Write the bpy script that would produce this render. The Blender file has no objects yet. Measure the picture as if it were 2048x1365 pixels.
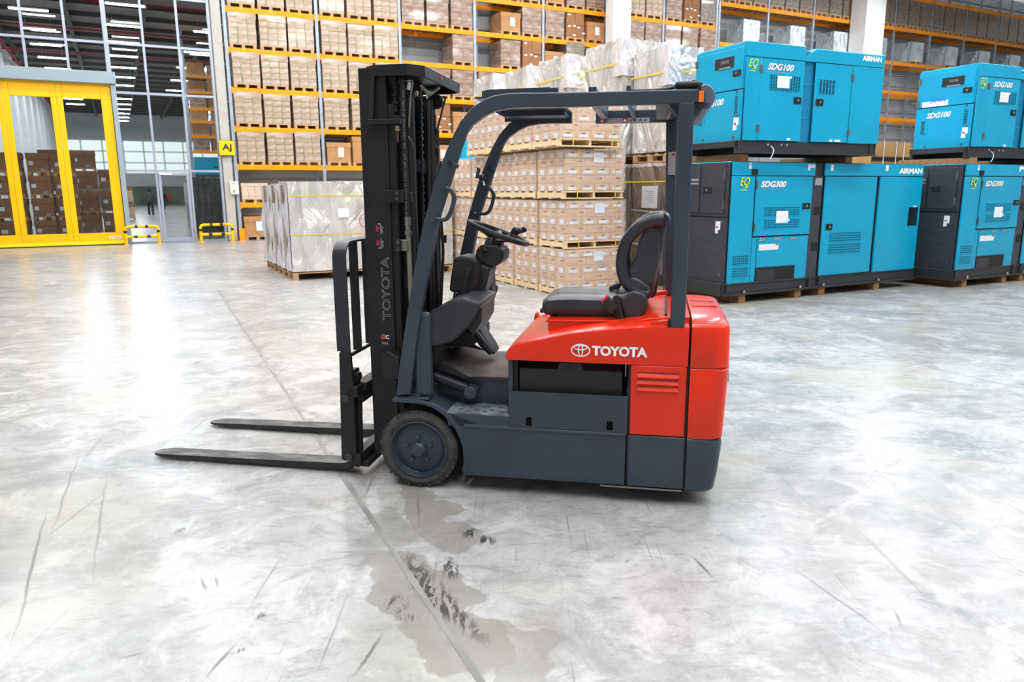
# Warehouse with an electric forklift, generator sets, pallet loads and racking.
import bpy, bmesh, math, random
from mathutils import Vector, Matrix
R = math.radians
PI = math.pi
sc = bpy.context.scene
C = sc.collection

# ---------------------------------------------------------------- camera
cam_d = bpy.data.cameras.new('camera'); cam = bpy.data.objects.new('camera', cam_d); C.objects.link(cam)
cam_d.sensor_width = 36.0; cam_d.lens = 1477.0/2048*36
cam.matrix_world = Matrix.Translation((0, 0, 1.65)) @ Matrix.Rotation(R(90-11.63), 4, 'X') @ Matrix.Rotation(R(-0.28), 4, 'Z')
cam_d.dof.use_dof = True; cam_d.dof.focus_distance = 4.2; cam_d.dof.aperture_fstop = 4.5
cam_d.clip_end = 300
sc.camera = cam

# ---------------------------------------------------------------- world and exposure
w = bpy.data.worlds.new('world'); sc.world = w; w.use_nodes = True
w.node_tree.nodes['Background'].inputs[0].default_value = (0.97, 0.98, 1.0, 1)
w.node_tree.nodes['Background'].inputs[1].default_value = 0.42
sc.view_settings.view_transform = 'Standard'; sc.view_settings.look = 'None'
sc.view_settings.exposure = 0.3; sc.view_settings.gamma = 1.0
sc.view_settings.use_curve_mapping = False
LAMP_POWER = 150.0

# ---------------------------------------------------------------- materials
def srgb(h):
    h = h.lstrip('#'); c = [int(h[i:i+2], 16)/255 for i in (0, 2, 4)]
    return tuple((x/12.92 if x <= .04045 else ((x+.055)/1.055)**2.4) for x in c) + (1,)
MATS = {}
def mat(name, col, rough=.5, metal=0., col2=None, scale=8., stretch=(1, 1, 1), bump=0., bscale=None, coat=0., emit=0., spec=.5, rvar=0., detail=4, alpha=1., lo=.35, hi=.65):
    if name in MATS: return MATS[name]
    m = bpy.data.materials.new(name); m.use_nodes = True; nt = m.node_tree; b = nt.nodes['Principled BSDF']
    b.inputs['Base Color'].default_value = srgb(col); b.inputs['Roughness'].default_value = rough
    b.inputs['Metallic'].default_value = metal; b.inputs['Coat Weight'].default_value = coat; b.inputs['Coat Roughness'].default_value = .08
    b.inputs['Specular IOR Level'].default_value = spec; b.inputs['Alpha'].default_value = alpha
    if emit: b.inputs['Emission Color'].default_value = srgb(col); b.inputs['Emission Strength'].default_value = emit
    if col2 or bump or rvar:
        tc = nt.nodes.new('ShaderNodeTexCoord'); mp = nt.nodes.new('ShaderNodeMapping'); mp.inputs['Scale'].default_value = stretch
        nt.links.new(tc.outputs['Object'], mp.inputs[0])
        n = nt.nodes.new('ShaderNodeTexNoise'); n.inputs['Scale'].default_value = scale; n.inputs['Detail'].default_value = detail
        nt.links.new(mp.outputs[0], n.inputs['Vector'])
        if col2:
            r = nt.nodes.new('ShaderNodeValToRGB'); r.color_ramp.elements[0].position = lo; r.color_ramp.elements[1].position = hi
            r.color_ramp.elements[0].color = srgb(col); r.color_ramp.elements[1].color = srgb(col2)
            nt.links.new(n.outputs['Fac'], r.inputs[0]); nt.links.new(r.outputs[0], b.inputs['Base Color'])
        if rvar:
            mr = nt.nodes.new('ShaderNodeMapRange'); mr.inputs[1].default_value = .3; mr.inputs[2].default_value = .7
            mr.inputs[3].default_value = max(.02, rough-rvar); mr.inputs[4].default_value = min(1, rough+rvar)
            nt.links.new(n.outputs['Fac'], mr.inputs[0]); nt.links.new(mr.outputs[0], b.inputs['Roughness'])
        if bump:
            n2 = nt.nodes.new('ShaderNodeTexNoise'); n2.inputs['Scale'].default_value = bscale or scale*3; n2.inputs['Detail'].default_value = 3
            nt.links.new(mp.outputs[0], n2.inputs['Vector'])
            bp = nt.nodes.new('ShaderNodeBump'); bp.inputs['Strength'].default_value = bump; bp.inputs['Distance'].default_value = .02
            nt.links.new(n2.outputs['Fac'], bp.inputs['Height']); nt.links.new(bp.outputs[0], b.inputs['Normal'])
    MATS[name] = m; return m

slate = mat('slate_paint', '#323a45', .36, col2='#38414c', scale=2.5, coat=.15, spec=.35, bump=.05, bscale=60)
red = mat('orange_red_paint', '#e02c02', .28, col2='#dc2800', scale=3, coat=.3, spec=.3, bump=.03, bscale=30)
mastblk = mat('mast_black', '#141517', .45, col2='#1d1e21', scale=6, spec=.35, bump=.08, bscale=50)
blkplastic = mat('black_plastic', '#1b1c1f', .5, col2='#26272b', scale=9, bump=.12, bscale=150)
cowlplastic = mat('cowl_plastic', '#232529', .48, col2='#303238', scale=5, bump=.1, bscale=120, rvar=.08)
vinyl = mat('seat_vinyl', '#26282d', .36, col2='#303339', scale=5, bump=.06, bscale=90)
rubber = mat('tyre_rubber', '#302f2e', .8, col2='#4b4844', scale=9, bump=.3, bscale=60)
matrub = mat('rubber_mat', '#4a4240', .75, col2='#75645f', scale=5, bump=.4, bscale=140)
steel = mat('bare_steel', '#8c8a84', .35, metal=.9)
forksteel = mat('fork_steel', '#2a2a2b', .5, col2='#6b6963', scale=7, metal=.2, bump=.15, stretch=(1, 3, 1), lo=.45, hi=.7)
forkside = mat('fork_side_black', '#1a1a1b', .55, col2='#2c2b2a', scale=10, bump=.1)
chrome = mat('chrome', '#c9cbcc', .18, metal=1.)
deepblk = mat('deep_black', '#0c0d0e', .6)
batblk = mat('battery_black', '#181a1b', .5)
white = mat('white_paint', '#f2f3f4', .45)
whitepr = mat('white_print', '#e9ecee', .5)
paper = mat('paper_white', '#e4e7ec', .7)
greypr = mat('grey_print', '#9b9ca0', .5)
redpr = mat('red_print', '#b5162b', .5)
cardprint = mat('faded_carton_print', '#b86a58', .6)
orangeref = mat('orange_reflector', '#ff7a0a', .3)
beltred = mat('belt_button_red', '#e0213a', .4)
teal = mat('teal_paint', '#009fc4', .32, col2='#0098bd', scale=1.5, coat=.15, spec=.3)
teald = mat('teal_recess', '#0077a0', .45)
gendark = mat('generator_dark_grey', '#2f323a', .45, col2='#383b43', scale=4, stretch=(1, 1, 3), rvar=.06)
genbase = mat('generator_base_grey', '#2b2c2f', .5)
wood = mat('pallet_wood', '#b08660', .8, col2='#cba67c', scale=4, stretch=(1, 6, 6), bump=.2, bscale=30)
woodpale = mat('pale_pine', '#e6c694', .8, col2='#f2dbae', scale=4, stretch=(1, 5, 6), bump=.15, bscale=30)
woodbrn = mat('bearer_wood', '#8a5c32', .8, col2='#a67a4a', scale=5, stretch=(1, 5, 5), bump=.2, bscale=30)
card = mat('cardboard', '#a8794c', .8, col2='#b98a5b', scale=3, bump=.05)
cardd = mat('cardboard_brown', '#8a603e', .8, col2='#9a6d49', scale=3, bump=.05)
cardp = mat('cardboard_pale', '#cda27a', .7, col2='#dcb994', scale=4, bump=.05)
def wrapmat(name, base, film, rough, sc_, lo, hi, stretch=(1, 1, 5)):
    return mat(name, base, rough, col2=film, scale=sc_, stretch=stretch, bump=.5, bscale=sc_*2.2, coat=.5, lo=lo, hi=hi, detail=6)  # pale streaks put the film's sheen into the colour, over its whitish tint
wrapcard = wrapmat('film_over_cardboard', '#9f8163', '#d2c6bb', .35, 1.7, .36, .78)
wrapcard2 = wrapmat('film_over_dark_cardboard', '#84634a', '#bdb2a8', .3, 2., .42, .8)
wrapdark = wrapmat('film_over_grey_brown_cardboard', '#6f6152', '#a69a8c', .35, 4, .4, .8)  # grey-brown board showing through pale film
pinkcard = wrapmat('film_over_printed_cartons', '#cba487', '#e8d6c8', .4, 5, .3, .8)
beam = mat('orange_beam', '#ff9c00', .45, col2='#fb9500', scale=3, spec=.3)
upright = mat('rack_upright', '#94a0aa', .4, metal=.3, col2='#a3afb9', scale=4)
yellow = mat('yellow_panel', '#ffc400', .4, col2='#fdbe00', scale=1, spec=.3)
yellowb = mat('bright_yellow', '#ffe000', .4)
safyel = mat('barrier_yellow', '#ffc400', .35, spec=.3)
safblk = mat('barrier_black', '#17181a', .4)
straps = mat('yellow_strap', '#e8c44a', .5)
strapsv = mat('vivid_yellow_strap', '#f3df10', .5)
greenstrap = mat('green_strap', '#8a9a4a', .5)
alu = mat('frame_aluminium', '#a3a8b4', .4, metal=.25)
header = mat('door_header_grey', '#93a3ab', .45)
concol = mat('concrete_column', '#b2aea4', .8, col2='#bcb8ae', scale=3)
colwhite = mat('painted_column', '#eef0f0', .6, col2='#e6e9e9', scale=2)
wallgrey = mat('ribbed_wall_grey', '#b4babd', .6)
wallwhite = mat('far_wall_white', '#dde2e2', .7)
ceilm = mat('ceiling_deck', '#8f8b88', .8, col2='#827e7c', scale=2)
beamd = mat('ceiling_beam', '#3a3838', .7)
pipered = mat('red_pipe', '#9a2438', .85, spec=.1)
lampm = mat('lamp_tube', '#f9fbff', .5, emit=1.); 
lampm.node_tree.nodes['Principled BSDF'].inputs['Emission Strength'].default_value = LAMP_POWER
lamph = mat('lamp_housing', '#d9dcde', .5)

def glassm():
    m = bpy.data.materials.new('clear_glass'); m.use_nodes = True; nt = m.node_tree; nt.nodes.clear()
    o = nt.nodes.new('ShaderNodeOutputMaterial'); mx = nt.nodes.new('ShaderNodeMixShader'); t = nt.nodes.new('ShaderNodeBsdfTransparent'); g = nt.nodes.new('ShaderNodeBsdfGlossy')
    lw = nt.nodes.new('ShaderNodeFresnel'); lw.inputs[0].default_value = 1.45
    g.inputs['Roughness'].default_value = .01; t.inputs[0].default_value = (.82, .87, .88, 1)
    nt.links.new(lw.outputs[0], mx.inputs[0]); nt.links.new(t.outputs[0], mx.inputs[1]); nt.links.new(g.outputs[0], mx.inputs[2]); nt.links.new(mx.outputs[0], o.inputs[0])
    return m
glass = glassm()

def foilm(name, tint, dark, rough=.32):
    m = bpy.data.materials.new(name); m.use_nodes = True; nt = m.node_tree; b = nt.nodes['Principled BSDF']
    tc = nt.nodes.new('ShaderNodeTexCoord'); mp = nt.nodes.new('ShaderNodeMapping'); mp.inputs['Scale'].default_value = (1, 1, .45)
    mp.inputs['Rotation'].default_value = (.2, .5, .3)
    nt.links.new(tc.outputs['Object'], mp.inputs[0])
    n = nt.nodes.new('ShaderNodeTexNoise'); n.inputs['Scale'].default_value = 3.2; n.inputs['Detail'].default_value = 5; n.inputs['Distortion'].default_value = 1.5
    nt.links.new(mp.outputs[0], n.inputs['Vector'])
    r = nt.nodes.new('ShaderNodeValToRGB'); r.color_ramp.elements[0].position = .3; r.color_ramp.elements[1].position = .6
    r.color_ramp.elements[0].color = srgb(dark); r.color_ramp.elements[1].color = srgb(tint)
    nt.links.new(n.outputs['Fac'], r.inputs[0]); nt.links.new(r.outputs[0], b.inputs['Base Color'])
    bp = nt.nodes.new('ShaderNodeBump'); bp.inputs['Strength'].default_value = 1.; bp.inputs['Distance'].default_value = .12
    nt.links.new(n.outputs['Fac'], bp.inputs['Height']); nt.links.new(bp.outputs[0], b.inputs['Normal'])
    b.inputs['Metallic'].default_value = .55; b.inputs['Roughness'].default_value = rough
    return m
foil = foilm('silver_foil', '#eceae6', '#c9c6c2')
foilblue = foilm('silver_foil_cool', '#e4ecf0', '#a9bcc6')
foilbrown = foilm('clear_film_over_board', '#b3a69a', '#8f8072', .3)
foildark = foilm('grey_film', '#8c9491', '#626a68', .3)
filmclear = foilm('frosted_film_flap', '#f6f4f6', '#dedce2', .4)

def filmm():
    m = bpy.data.materials.new('stretch_film'); m.use_nodes = True; nt = m.node_tree; nt.nodes.clear(); L_ = nt.links.new
    o = nt.nodes.new('ShaderNodeOutputMaterial'); mx = nt.nodes.new('ShaderNodeMixShader'); t = nt.nodes.new('ShaderNodeBsdfTransparent'); b = nt.nodes.new('ShaderNodeBsdfPrincipled')
    b.inputs['Base Color'].default_value = srgb('#f3ece8'); b.inputs['Roughness'].default_value = .22
    tc = nt.nodes.new('ShaderNodeTexCoord'); mp = nt.nodes.new('ShaderNodeMapping'); mp.inputs['Scale'].default_value = (1, 1, 4); mp.inputs['Rotation'].default_value = (0, .15, .1)
    n = nt.nodes.new('ShaderNodeTexNoise'); n.inputs['Scale'].default_value = 2.6; n.inputs['Detail'].default_value = 4; n.inputs['Distortion'].default_value = 1.2
    L_(tc.outputs['Object'], mp.inputs[0]); L_(mp.outputs[0], n.inputs['Vector'])
    mr = nt.nodes.new('ShaderNodeMapRange'); mr.inputs[1].default_value = .35; mr.inputs[2].default_value = .72; mr.inputs[3].default_value = .10; mr.inputs[4].default_value = .40
    L_(n.outputs['Fac'], mr.inputs[0]); L_(mr.outputs[0], mx.inputs[0])
    bp = nt.nodes.new('ShaderNodeBump'); bp.inputs['Strength'].default_value = .8; bp.inputs['Distance'].default_value = .03; L_(n.outputs['Fac'], bp.inputs['Height']); L_(bp.outputs[0], b.inputs['Normal'])
    L_(t.outputs[0], mx.inputs[1]); L_(b.outputs[0], mx.inputs[2]); L_(mx.outputs[0], o.inputs[0]); return m
film = filmm()

# ---------------------------------------------------------------- mesh helpers
def new(): return bmesh.new()
def box(bm, x0, x1, y0, y1, z0, z1, M=None):
    vs = [bm.verts.new((x, y, z)) for x in (x0, x1) for y in (y0, y1) for z in (z0, z1)]
    if M:
        for v in vs: v.co = M @ v.co
    for f in ((0, 1, 3, 2), (4, 6, 7, 5), (0, 4, 5, 1), (2, 3, 7, 6), (0, 2, 6, 4), (1, 5, 7, 3)):
        bm.faces.new([vs[i] for i in f])
    return vs
def prism(bm, poly, a, b, ax='y'):
    n = len(poly)
    def P(p, t): return (p[0], t, p[1]) if ax == 'y' else ((t, p[0], p[1]) if ax == 'x' else (p[0], p[1], t))
    va = [bm.verts.new(P(p, a)) for p in poly]; vb = [bm.verts.new(P(p, b)) for p in poly]
    bm.faces.new(va); bm.faces.new(vb[::-1])
    for i in range(n): bm.faces.new((va[i], vb[i], vb[(i+1) % n], va[(i+1) % n]))
def smoothpts(pts, k=6, closed=False):
    P = [Vector(p) for p in pts]; n = len(P); out = []
    rng = range(n) if closed else range(n-1)
    for i in rng:
        p1, p2 = P[i], P[(i+1) % n]
        p0 = P[(i-1) % n] if (closed or i > 0) else p1*2-p2
        p3 = P[(i+2) % n] if (closed or i+2 < n) else p2*2-p1
        for j in range(k):
            t = j/k
            out.append(.5*((2*p1)+(p2-p0)*t+(2*p0-5*p1+4*p2-p3)*t*t+(3*p1-p0-3*p2+p3)*t**3))
    if not closed: out.append(P[-1])
    return out
def tube(bm, pts, r, n=8, closed=False, sec=None, up=(0, 0, 1)):
    P = [Vector(p) for p in pts]; m = len(P); rings = []
    rr = r if isinstance(r, (list, tuple)) else [r]*m
    prev = None
    for i, p in enumerate(P):
        a = P[(i-1) % m] if (closed or i > 0) else p; b = P[(i+1) % m] if (closed or i < m-1) else p
        t = (b-a); t = t.normalized() if t.length > 1e-9 else Vector((0, 0, 1))
        if prev is None:
            s = t.cross(Vector(up)); s = s.normalized() if s.length > .05 else t.cross(Vector((0, 1, 0))).normalized()
        else:
            s = (prev-t*prev.dot(t)).normalized()
        prev = s; u = s.cross(t)
        ring = []
        pts2 = sec if sec else [(math.cos(2*PI*k/n), math.sin(2*PI*k/n)) for k in range(n)]
        for (c1, c2) in pts2: ring.append(bm.verts.new(p+s*c1*rr[i]+u*c2*rr[i]))
        rings.append(ring)
    k = len(rings[0])
    for i in range(m if closed else m-1):
        A_, B_ = rings[i], rings[(i+1) % m]
        for j in range(k): bm.faces.new((A_[j], A_[(j+1) % k], B_[(j+1) % k], B_[j]))
    if not closed: bm.faces.new(rings[0][::-1]); bm.faces.new(rings[-1])
def cyl(bm, a, b, r, n=16, r2=None): tube(bm, [a, b], [r, r if r2 is None else r2], n)
def lathe(bm, prof, c, ax='y', n=40, cap=True):
    rings = []
    for (r, h) in prof:
        ring = []
        for k in range(n):
            t = 2*PI*k/n; x, z = r*math.cos(t), r*math.sin(t)
            co = (x, h, z) if ax == 'y' else ((h, x, z) if ax == 'x' else (x, z, h))
            ring.append(bm.verts.new(Vector(co)+Vector(c)))
        rings.append(ring)
    for A_, B_ in zip(rings, rings[1:]):
        for j in range(n): bm.faces.new((A_[j], A_[(j+1) % n], B_[(j+1) % n], B_[j]))
    if cap and prof[0][0] > 1e-5: bm.faces.new(rings[0][::-1])
    if cap and prof[-1][0] > 1e-5: bm.faces.new(rings[-1])
def loft(bm, secs, cap=True, closed=True):
    rings = [[bm.verts.new(p) for p in s] for s in secs]; k = len(rings[0])
    for A_, B_ in zip(rings, rings[1:]):
        for j in range(k if closed else k-1): bm.faces.new((A_[j], A_[(j+1) % k], B_[(j+1) % k], B_[j]))
    if cap and closed: bm.faces.new(rings[0][::-1]); bm.faces.new(rings[-1])
def plate(bm, xs, zs, holes, y0, y1, ax='y'):
    # a sheet cut by x and z lines, cells in holes left open
    for i in range(len(xs)-1):
        for j in range(len(zs)-1):
            if (i, j) in holes: continue
            if ax == 'y': box(bm, xs[i], xs[i+1], y0, y1, zs[j], zs[j+1])
            else: box(bm, y0, y1, xs[i], xs[i+1], zs[j], zs[j+1])
def finish(bm, dist=0):
    if dist: bmesh.ops.remove_doubles(bm, verts=bm.verts, dist=dist)
    bmesh.ops.recalc_face_normals(bm, faces=bm.faces)
def obj(name, bm, m, parent=None, smooth=False, bevel=0., seg=2, sub=0):
    finish(bm); me = bpy.data.meshes.new(name); bm.to_mesh(me); bm.free()
    for mm in (m if isinstance(m, (list, tuple)) else [m]): me.materials.append(mm)
    o = bpy.data.objects.new(name, me); C.objects.link(o)
    if parent: o.parent = parent
    if smooth or bevel:
        for p in me.polygons: p.use_smooth = True
        if hasattr(me, 'set_sharp_from_angle'): me.set_sharp_from_angle(angle=R(38))
    if bevel:
        b = o.modifiers.new('bevel', 'BEVEL'); b.width = bevel; b.segments = seg; b.limit_method = 'ANGLE'; b.angle_limit = R(35)
        b.harden_normals = False
    if sub:
        for p in me.polygons: p.use_smooth = True
        if hasattr(me, 'set_sharp_from_angle'): me.set_sharp_from_angle(angle=R(170))
        s = o.modifiers.new('sub', 'SUBSURF'); s.levels = sub; s.render_levels = sub
    return o
def tag(o, label, cat, group=None, kind=None):
    if label: o['label'] = label
    if cat: o['category'] = cat
    if group: o['group'] = group
    if kind: o['kind'] = kind
    return o
def thing(name, label, cat, M=None, group=None):
    o = bpy.data.objects.new(name, None); C.objects.link(o); o.empty_display_size = .1
    if M is not None: o.matrix_world = M
    return tag(o, label, cat, group)
def struct(name, bm, m, parent=None, M=None, bevel=0.):
    o = obj(name, bm, m, parent, bevel=bevel)
    if not parent: o['kind'] = 'structure'
    if M is not None: o.matrix_world = M
    return o
def children(o): return KIDS.get(o.name, [])
KIDS = {}
def remember(root):
    def rec(o):
        ch = [c for c in bpy.data.objects if c.parent == o]
        KIDS[o.name] = ch
        for c in ch: rec(c)
    rec(root)
def dup(root, M=None, label=None, group=None):
    def rec(o, parent):
        c = o.copy(); C.objects.link(c); c.parent = parent
        for ch in KIDS.get(o.name, []): rec(ch, c)
        return c
    c = rec(root, None)
    if M is not None: c.matrix_world = M
    if label: c['label'] = label
    if group: c['group'] = group
    return c
def setm(root, M): root.matrix_world = M
def FRM(o, yaw):      # ground frame: x runs along the heading, y runs to its left
    return Matrix.Translation((o[0], o[1], 0)) @ Matrix.Rotation(R(90-yaw), 4, 'Z')
def T(x, y, z=0): return Matrix.Translation((x, y, z))
def text(name, s, m, parent, org, xd, yd, width=None, height=None, bold=0., shear=0., depth=.001, align='LEFT', outline=False):
    cu = bpy.data.curves.new(name, 'FONT'); cu.body = s; cu.size = 1.; cu.offset = bold; cu.shear = shear; cu.extrude = 0.; cu.align_x = align
    if outline: cu.fill_mode = 'NONE'; cu.bevel_depth = .022; cu.bevel_resolution = 0
    cu.resolution_u = 3
    tmp = bpy.data.objects.new('tmp', cu); C.objects.link(tmp)
    dg = bpy.context.evaluated_depsgraph_get(); me = bpy.data.meshes.new_from_object(tmp.evaluated_get(dg))
    bpy.data.objects.remove(tmp); bpy.data.curves.remove(cu)
    xs = [v.co.x for v in me.vertices]; ys = [v.co.y for v in me.vertices]
    w0, h0 = max(xs)-min(xs), max(ys)-min(ys); x0, y0 = min(xs), min(ys)
    sy = (height/h0) if height else 1.; sx = (width/w0) if width else sy
    if not height: sy = sx
    xd, yd = Vector(xd).normalized(), Vector(yd).normalized(); nd = xd.cross(yd)
    org = Vector(org)
    for v in me.vertices: v.co = org+xd*(v.co.x-x0)*sx+yd*(v.co.y-y0)*sy+nd*(v.co.z*sy+depth)
    me.materials.clear(); me.materials.append(m); me.name = name
    o = bpy.data.objects.new(name, me); C.objects.link(o); o.parent = parent
    return o

# ---------------------------------------------------------------- floor
def floor_material():
    m = bpy.data.materials.new('polished_concrete'); m.use_nodes = True; nt = m.node_tree; b = nt.nodes['Principled BSDF']; L_ = nt.links.new
    tc = nt.nodes.new('ShaderNodeTexCoord')
    def noise(scale, detail=6, rough=.6, dist=0., rot=0., st=(1, 1, 1), off=(0, 0, 0)):
        mp = nt.nodes.new('ShaderNodeMapping'); mp.inputs['Scale'].default_value = st; mp.inputs['Rotation'].default_value = (0, 0, rot); mp.inputs['Location'].default_value = off
        L_(tc.outputs['Object'], mp.inputs[0]); n = nt.nodes.new('ShaderNodeTexNoise'); n.inputs['Scale'].default_value = scale; n.inputs['Detail'].default_value = detail
        n.inputs['Roughness'].default_value = rough; n.inputs['Distortion'].default_value = dist; L_(mp.outputs[0], n.inputs['Vector']); return n.outputs['Fac']
    def ramp(f, stops):
        r = nt.nodes.new('ShaderNodeValToRGB'); e = r.color_ramp.elements
        while len(e) < len(stops): e.new(.5)
        for i, (p, c) in enumerate(stops): e[i].position = p; e[i].color = srgb(c) if isinstance(c, str) else (c, c, c, 1)
        L_(f, r.inputs[0]); return r.outputs[0]
    def mix(a, b_, f, mode='MIX', fac=1.):
        mx = nt.nodes.new('ShaderNodeMix'); mx.data_type = 'RGBA'; mx.blend_type = mode
        if f is None: mx.inputs[0].default_value = fac
        else: L_(f, mx.inputs[0])
        for s, v in ((6, a), (7, b_)):
            if isinstance(v, str): mx.inputs[s].default_value = srgb(v)
            else: L_(v, mx.inputs[s])
        return mx.outputs[2]
    def math_(op, a, b_=None):
        mm = nt.nodes.new('ShaderNodeMath'); mm.operation = op
        for i, v in enumerate((a, b_)):
            if v is None: continue
            if isinstance(v, (int, float)): mm.inputs[i].default_value = v
            else: L_(v, mm.inputs[i])
        return mm.outputs[0]
    base = ramp(noise(.45, 9, .62, .6), [(.32, '#929190'), (.5, '#a8a7a5'), (.66, '#b5b4b2')])
    fine = ramp(noise(5, 8, .7), [(.3, .78), (.55, 1.), (.8, 1.04)])
    c = mix(base, fine, None, 'MULTIPLY', 1.)
    grit = ramp(noise(48, 3, .6), [(.25, .9), (.5, 1.)])
    c = mix(c, grit, None, 'MULTIPLY', 1.)
    # tyre-worn darker lanes and cloudy patches
    cloud = ramp(noise(1.1, 10, .74, .8, st=(1, 1.5, 1), rot=.5), [(.49, 0.), (.62, .8)])
    c = mix(c, '#868482', cloud)
    mott = ramp(noise(4.2, 9, .75, .9, rot=-.4, st=(1, 1.8, 1), off=(2, 9, 0)), [(.5, 0.), (.66, .75)])
    c = mix(c, '#7c7b7a', mott)
    pale = ramp(noise(2.3, 8, .7, .7, off=(11, 4, 0)), [(.52, 0.), (.68, .8)])
    c = mix(c, '#c4c3bf', pale)
    warm = ramp(noise(.7, 5, .55, .4, off=(7, 3, 0)), [(.52, 0.), (.66, .5)])
    c = mix(c, '#a8a393', warm)
    # small rubbed marks
    marks = ramp(noise(2.6, 9, .72, 2.2, rot=.5, off=(3, 1, 0)), [(.64, 0.), (.70, .75)])
    c = mix(c, '#606061', marks)
    # scratches, two directions
    for rot, off in ((.44, 0.), (-.9, 5.)):
        s = ramp(noise(2.4, 3, .5, .3, rot=rot, st=(14, .35, 1), off=(off, off, 0)), [(.68, 0.), (.74, .6)])
        c = mix(c, '#6e6d6b', s)
    # stains and blue-grey patches with a place of their own: (x, y, rx, ry, heading, colour, strength)
    sp = nt.nodes.new('ShaderNodeSeparateXYZ')
    wob = nt.nodes.new('ShaderNodeTexNoise'); wob.inputs['Scale'].default_value = 3.5; wob.inputs['Detail'].default_value = 6; L_(tc.outputs['Object'], wob.inputs['Vector'])
    wv = nt.nodes.new('ShaderNodeVectorMath'); wv.operation = 'SCALE'; wv.inputs[3].default_value = .55
    L_(wob.outputs['Color'], wv.inputs[0]); ad = nt.nodes.new('ShaderNodeVectorMath'); ad.operation = 'ADD'; L_(tc.outputs['Object'], ad.inputs[0]); L_(wv.outputs[0], ad.inputs[1])
    broken = noise(7, 8, .75, 1.5)
    wv2 = nt.nodes.new('ShaderNodeVectorMath'); wv2.operation = 'SCALE'; wv2.inputs[3].default_value = .04
    L_(wob.outputs['Color'], wv2.inputs[0]); ad2 = nt.nodes.new('ShaderNodeVectorMath'); ad2.operation = 'ADD'; L_(tc.outputs['Object'], ad2.inputs[0]); L_(wv2.outputs[0], ad2.inputs[1])
    brk = ramp(broken, [(.38, .1), (.56, 1.)]); brk2 = ramp(noise(14, 6, .7, 2., rot=.4, st=(1, .35, 1)), [(.46, 0.), (.54, 1.)])
    for (x, y, rx, ry, an, col, st, kind) in STAINS_AND_PATCHES:
        # kind: 0 cloudy, 1 hard-edged damp patch, 2 flaky scuff, 3 fine scratch
        mp = nt.nodes.new('ShaderNodeMapping'); mp.vector_type = 'TEXTURE'; k = .02 if kind >= 2 else .27
        mp.inputs['Location'].default_value = (x+k, y+k, k); mp.inputs['Rotation'].default_value = (0, 0, R(an)); mp.inputs['Scale'].default_value = (rx, ry, 1)
        L_((ad2 if kind >= 2 else ad).outputs[0], mp.inputs[0]); ln = nt.nodes.new('ShaderNodeVectorMath'); ln.operation = 'LENGTH'
        fl_ = nt.nodes.new('ShaderNodeVectorMath'); fl_.operation = 'MULTIPLY'; fl_.inputs[1].default_value = (1, 1, 0); L_(mp.outputs[0], fl_.inputs[0]); L_(fl_.outputs[0], ln.inputs[0])
        mr = nt.nodes.new('ShaderNodeMapRange'); mr.inputs[1].default_value = (1.1, 1.02, 1.1, 1.)[kind]; mr.inputs[2].default_value = (.2, .95, .5, .3)[kind]; L_(ln.outputs['Value'], mr.inputs[0])
        f = math_('MULTIPLY', mr.outputs[0], st) if kind in (1, 3) else math_('MULTIPLY', mr.outputs[0], math_('MULTIPLY', brk if kind == 0 else brk2, st))
        c = mix(c, col, f)
    L_(c, b.inputs['Base Color'])
    b.inputs['Roughness'].default_value = .27
    b.inputs['Specular IOR Level'].default_value = .42
    bp = nt.nodes.new('ShaderNodeBump'); bp.inputs['Strength'].default_value = .05; bp.inputs['Distance'].default_value = .01
    L_(noise(2.5, 6), bp.inputs['Height']); L_(bp.outputs[0], b.inputs['Normal'])
    return m
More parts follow.
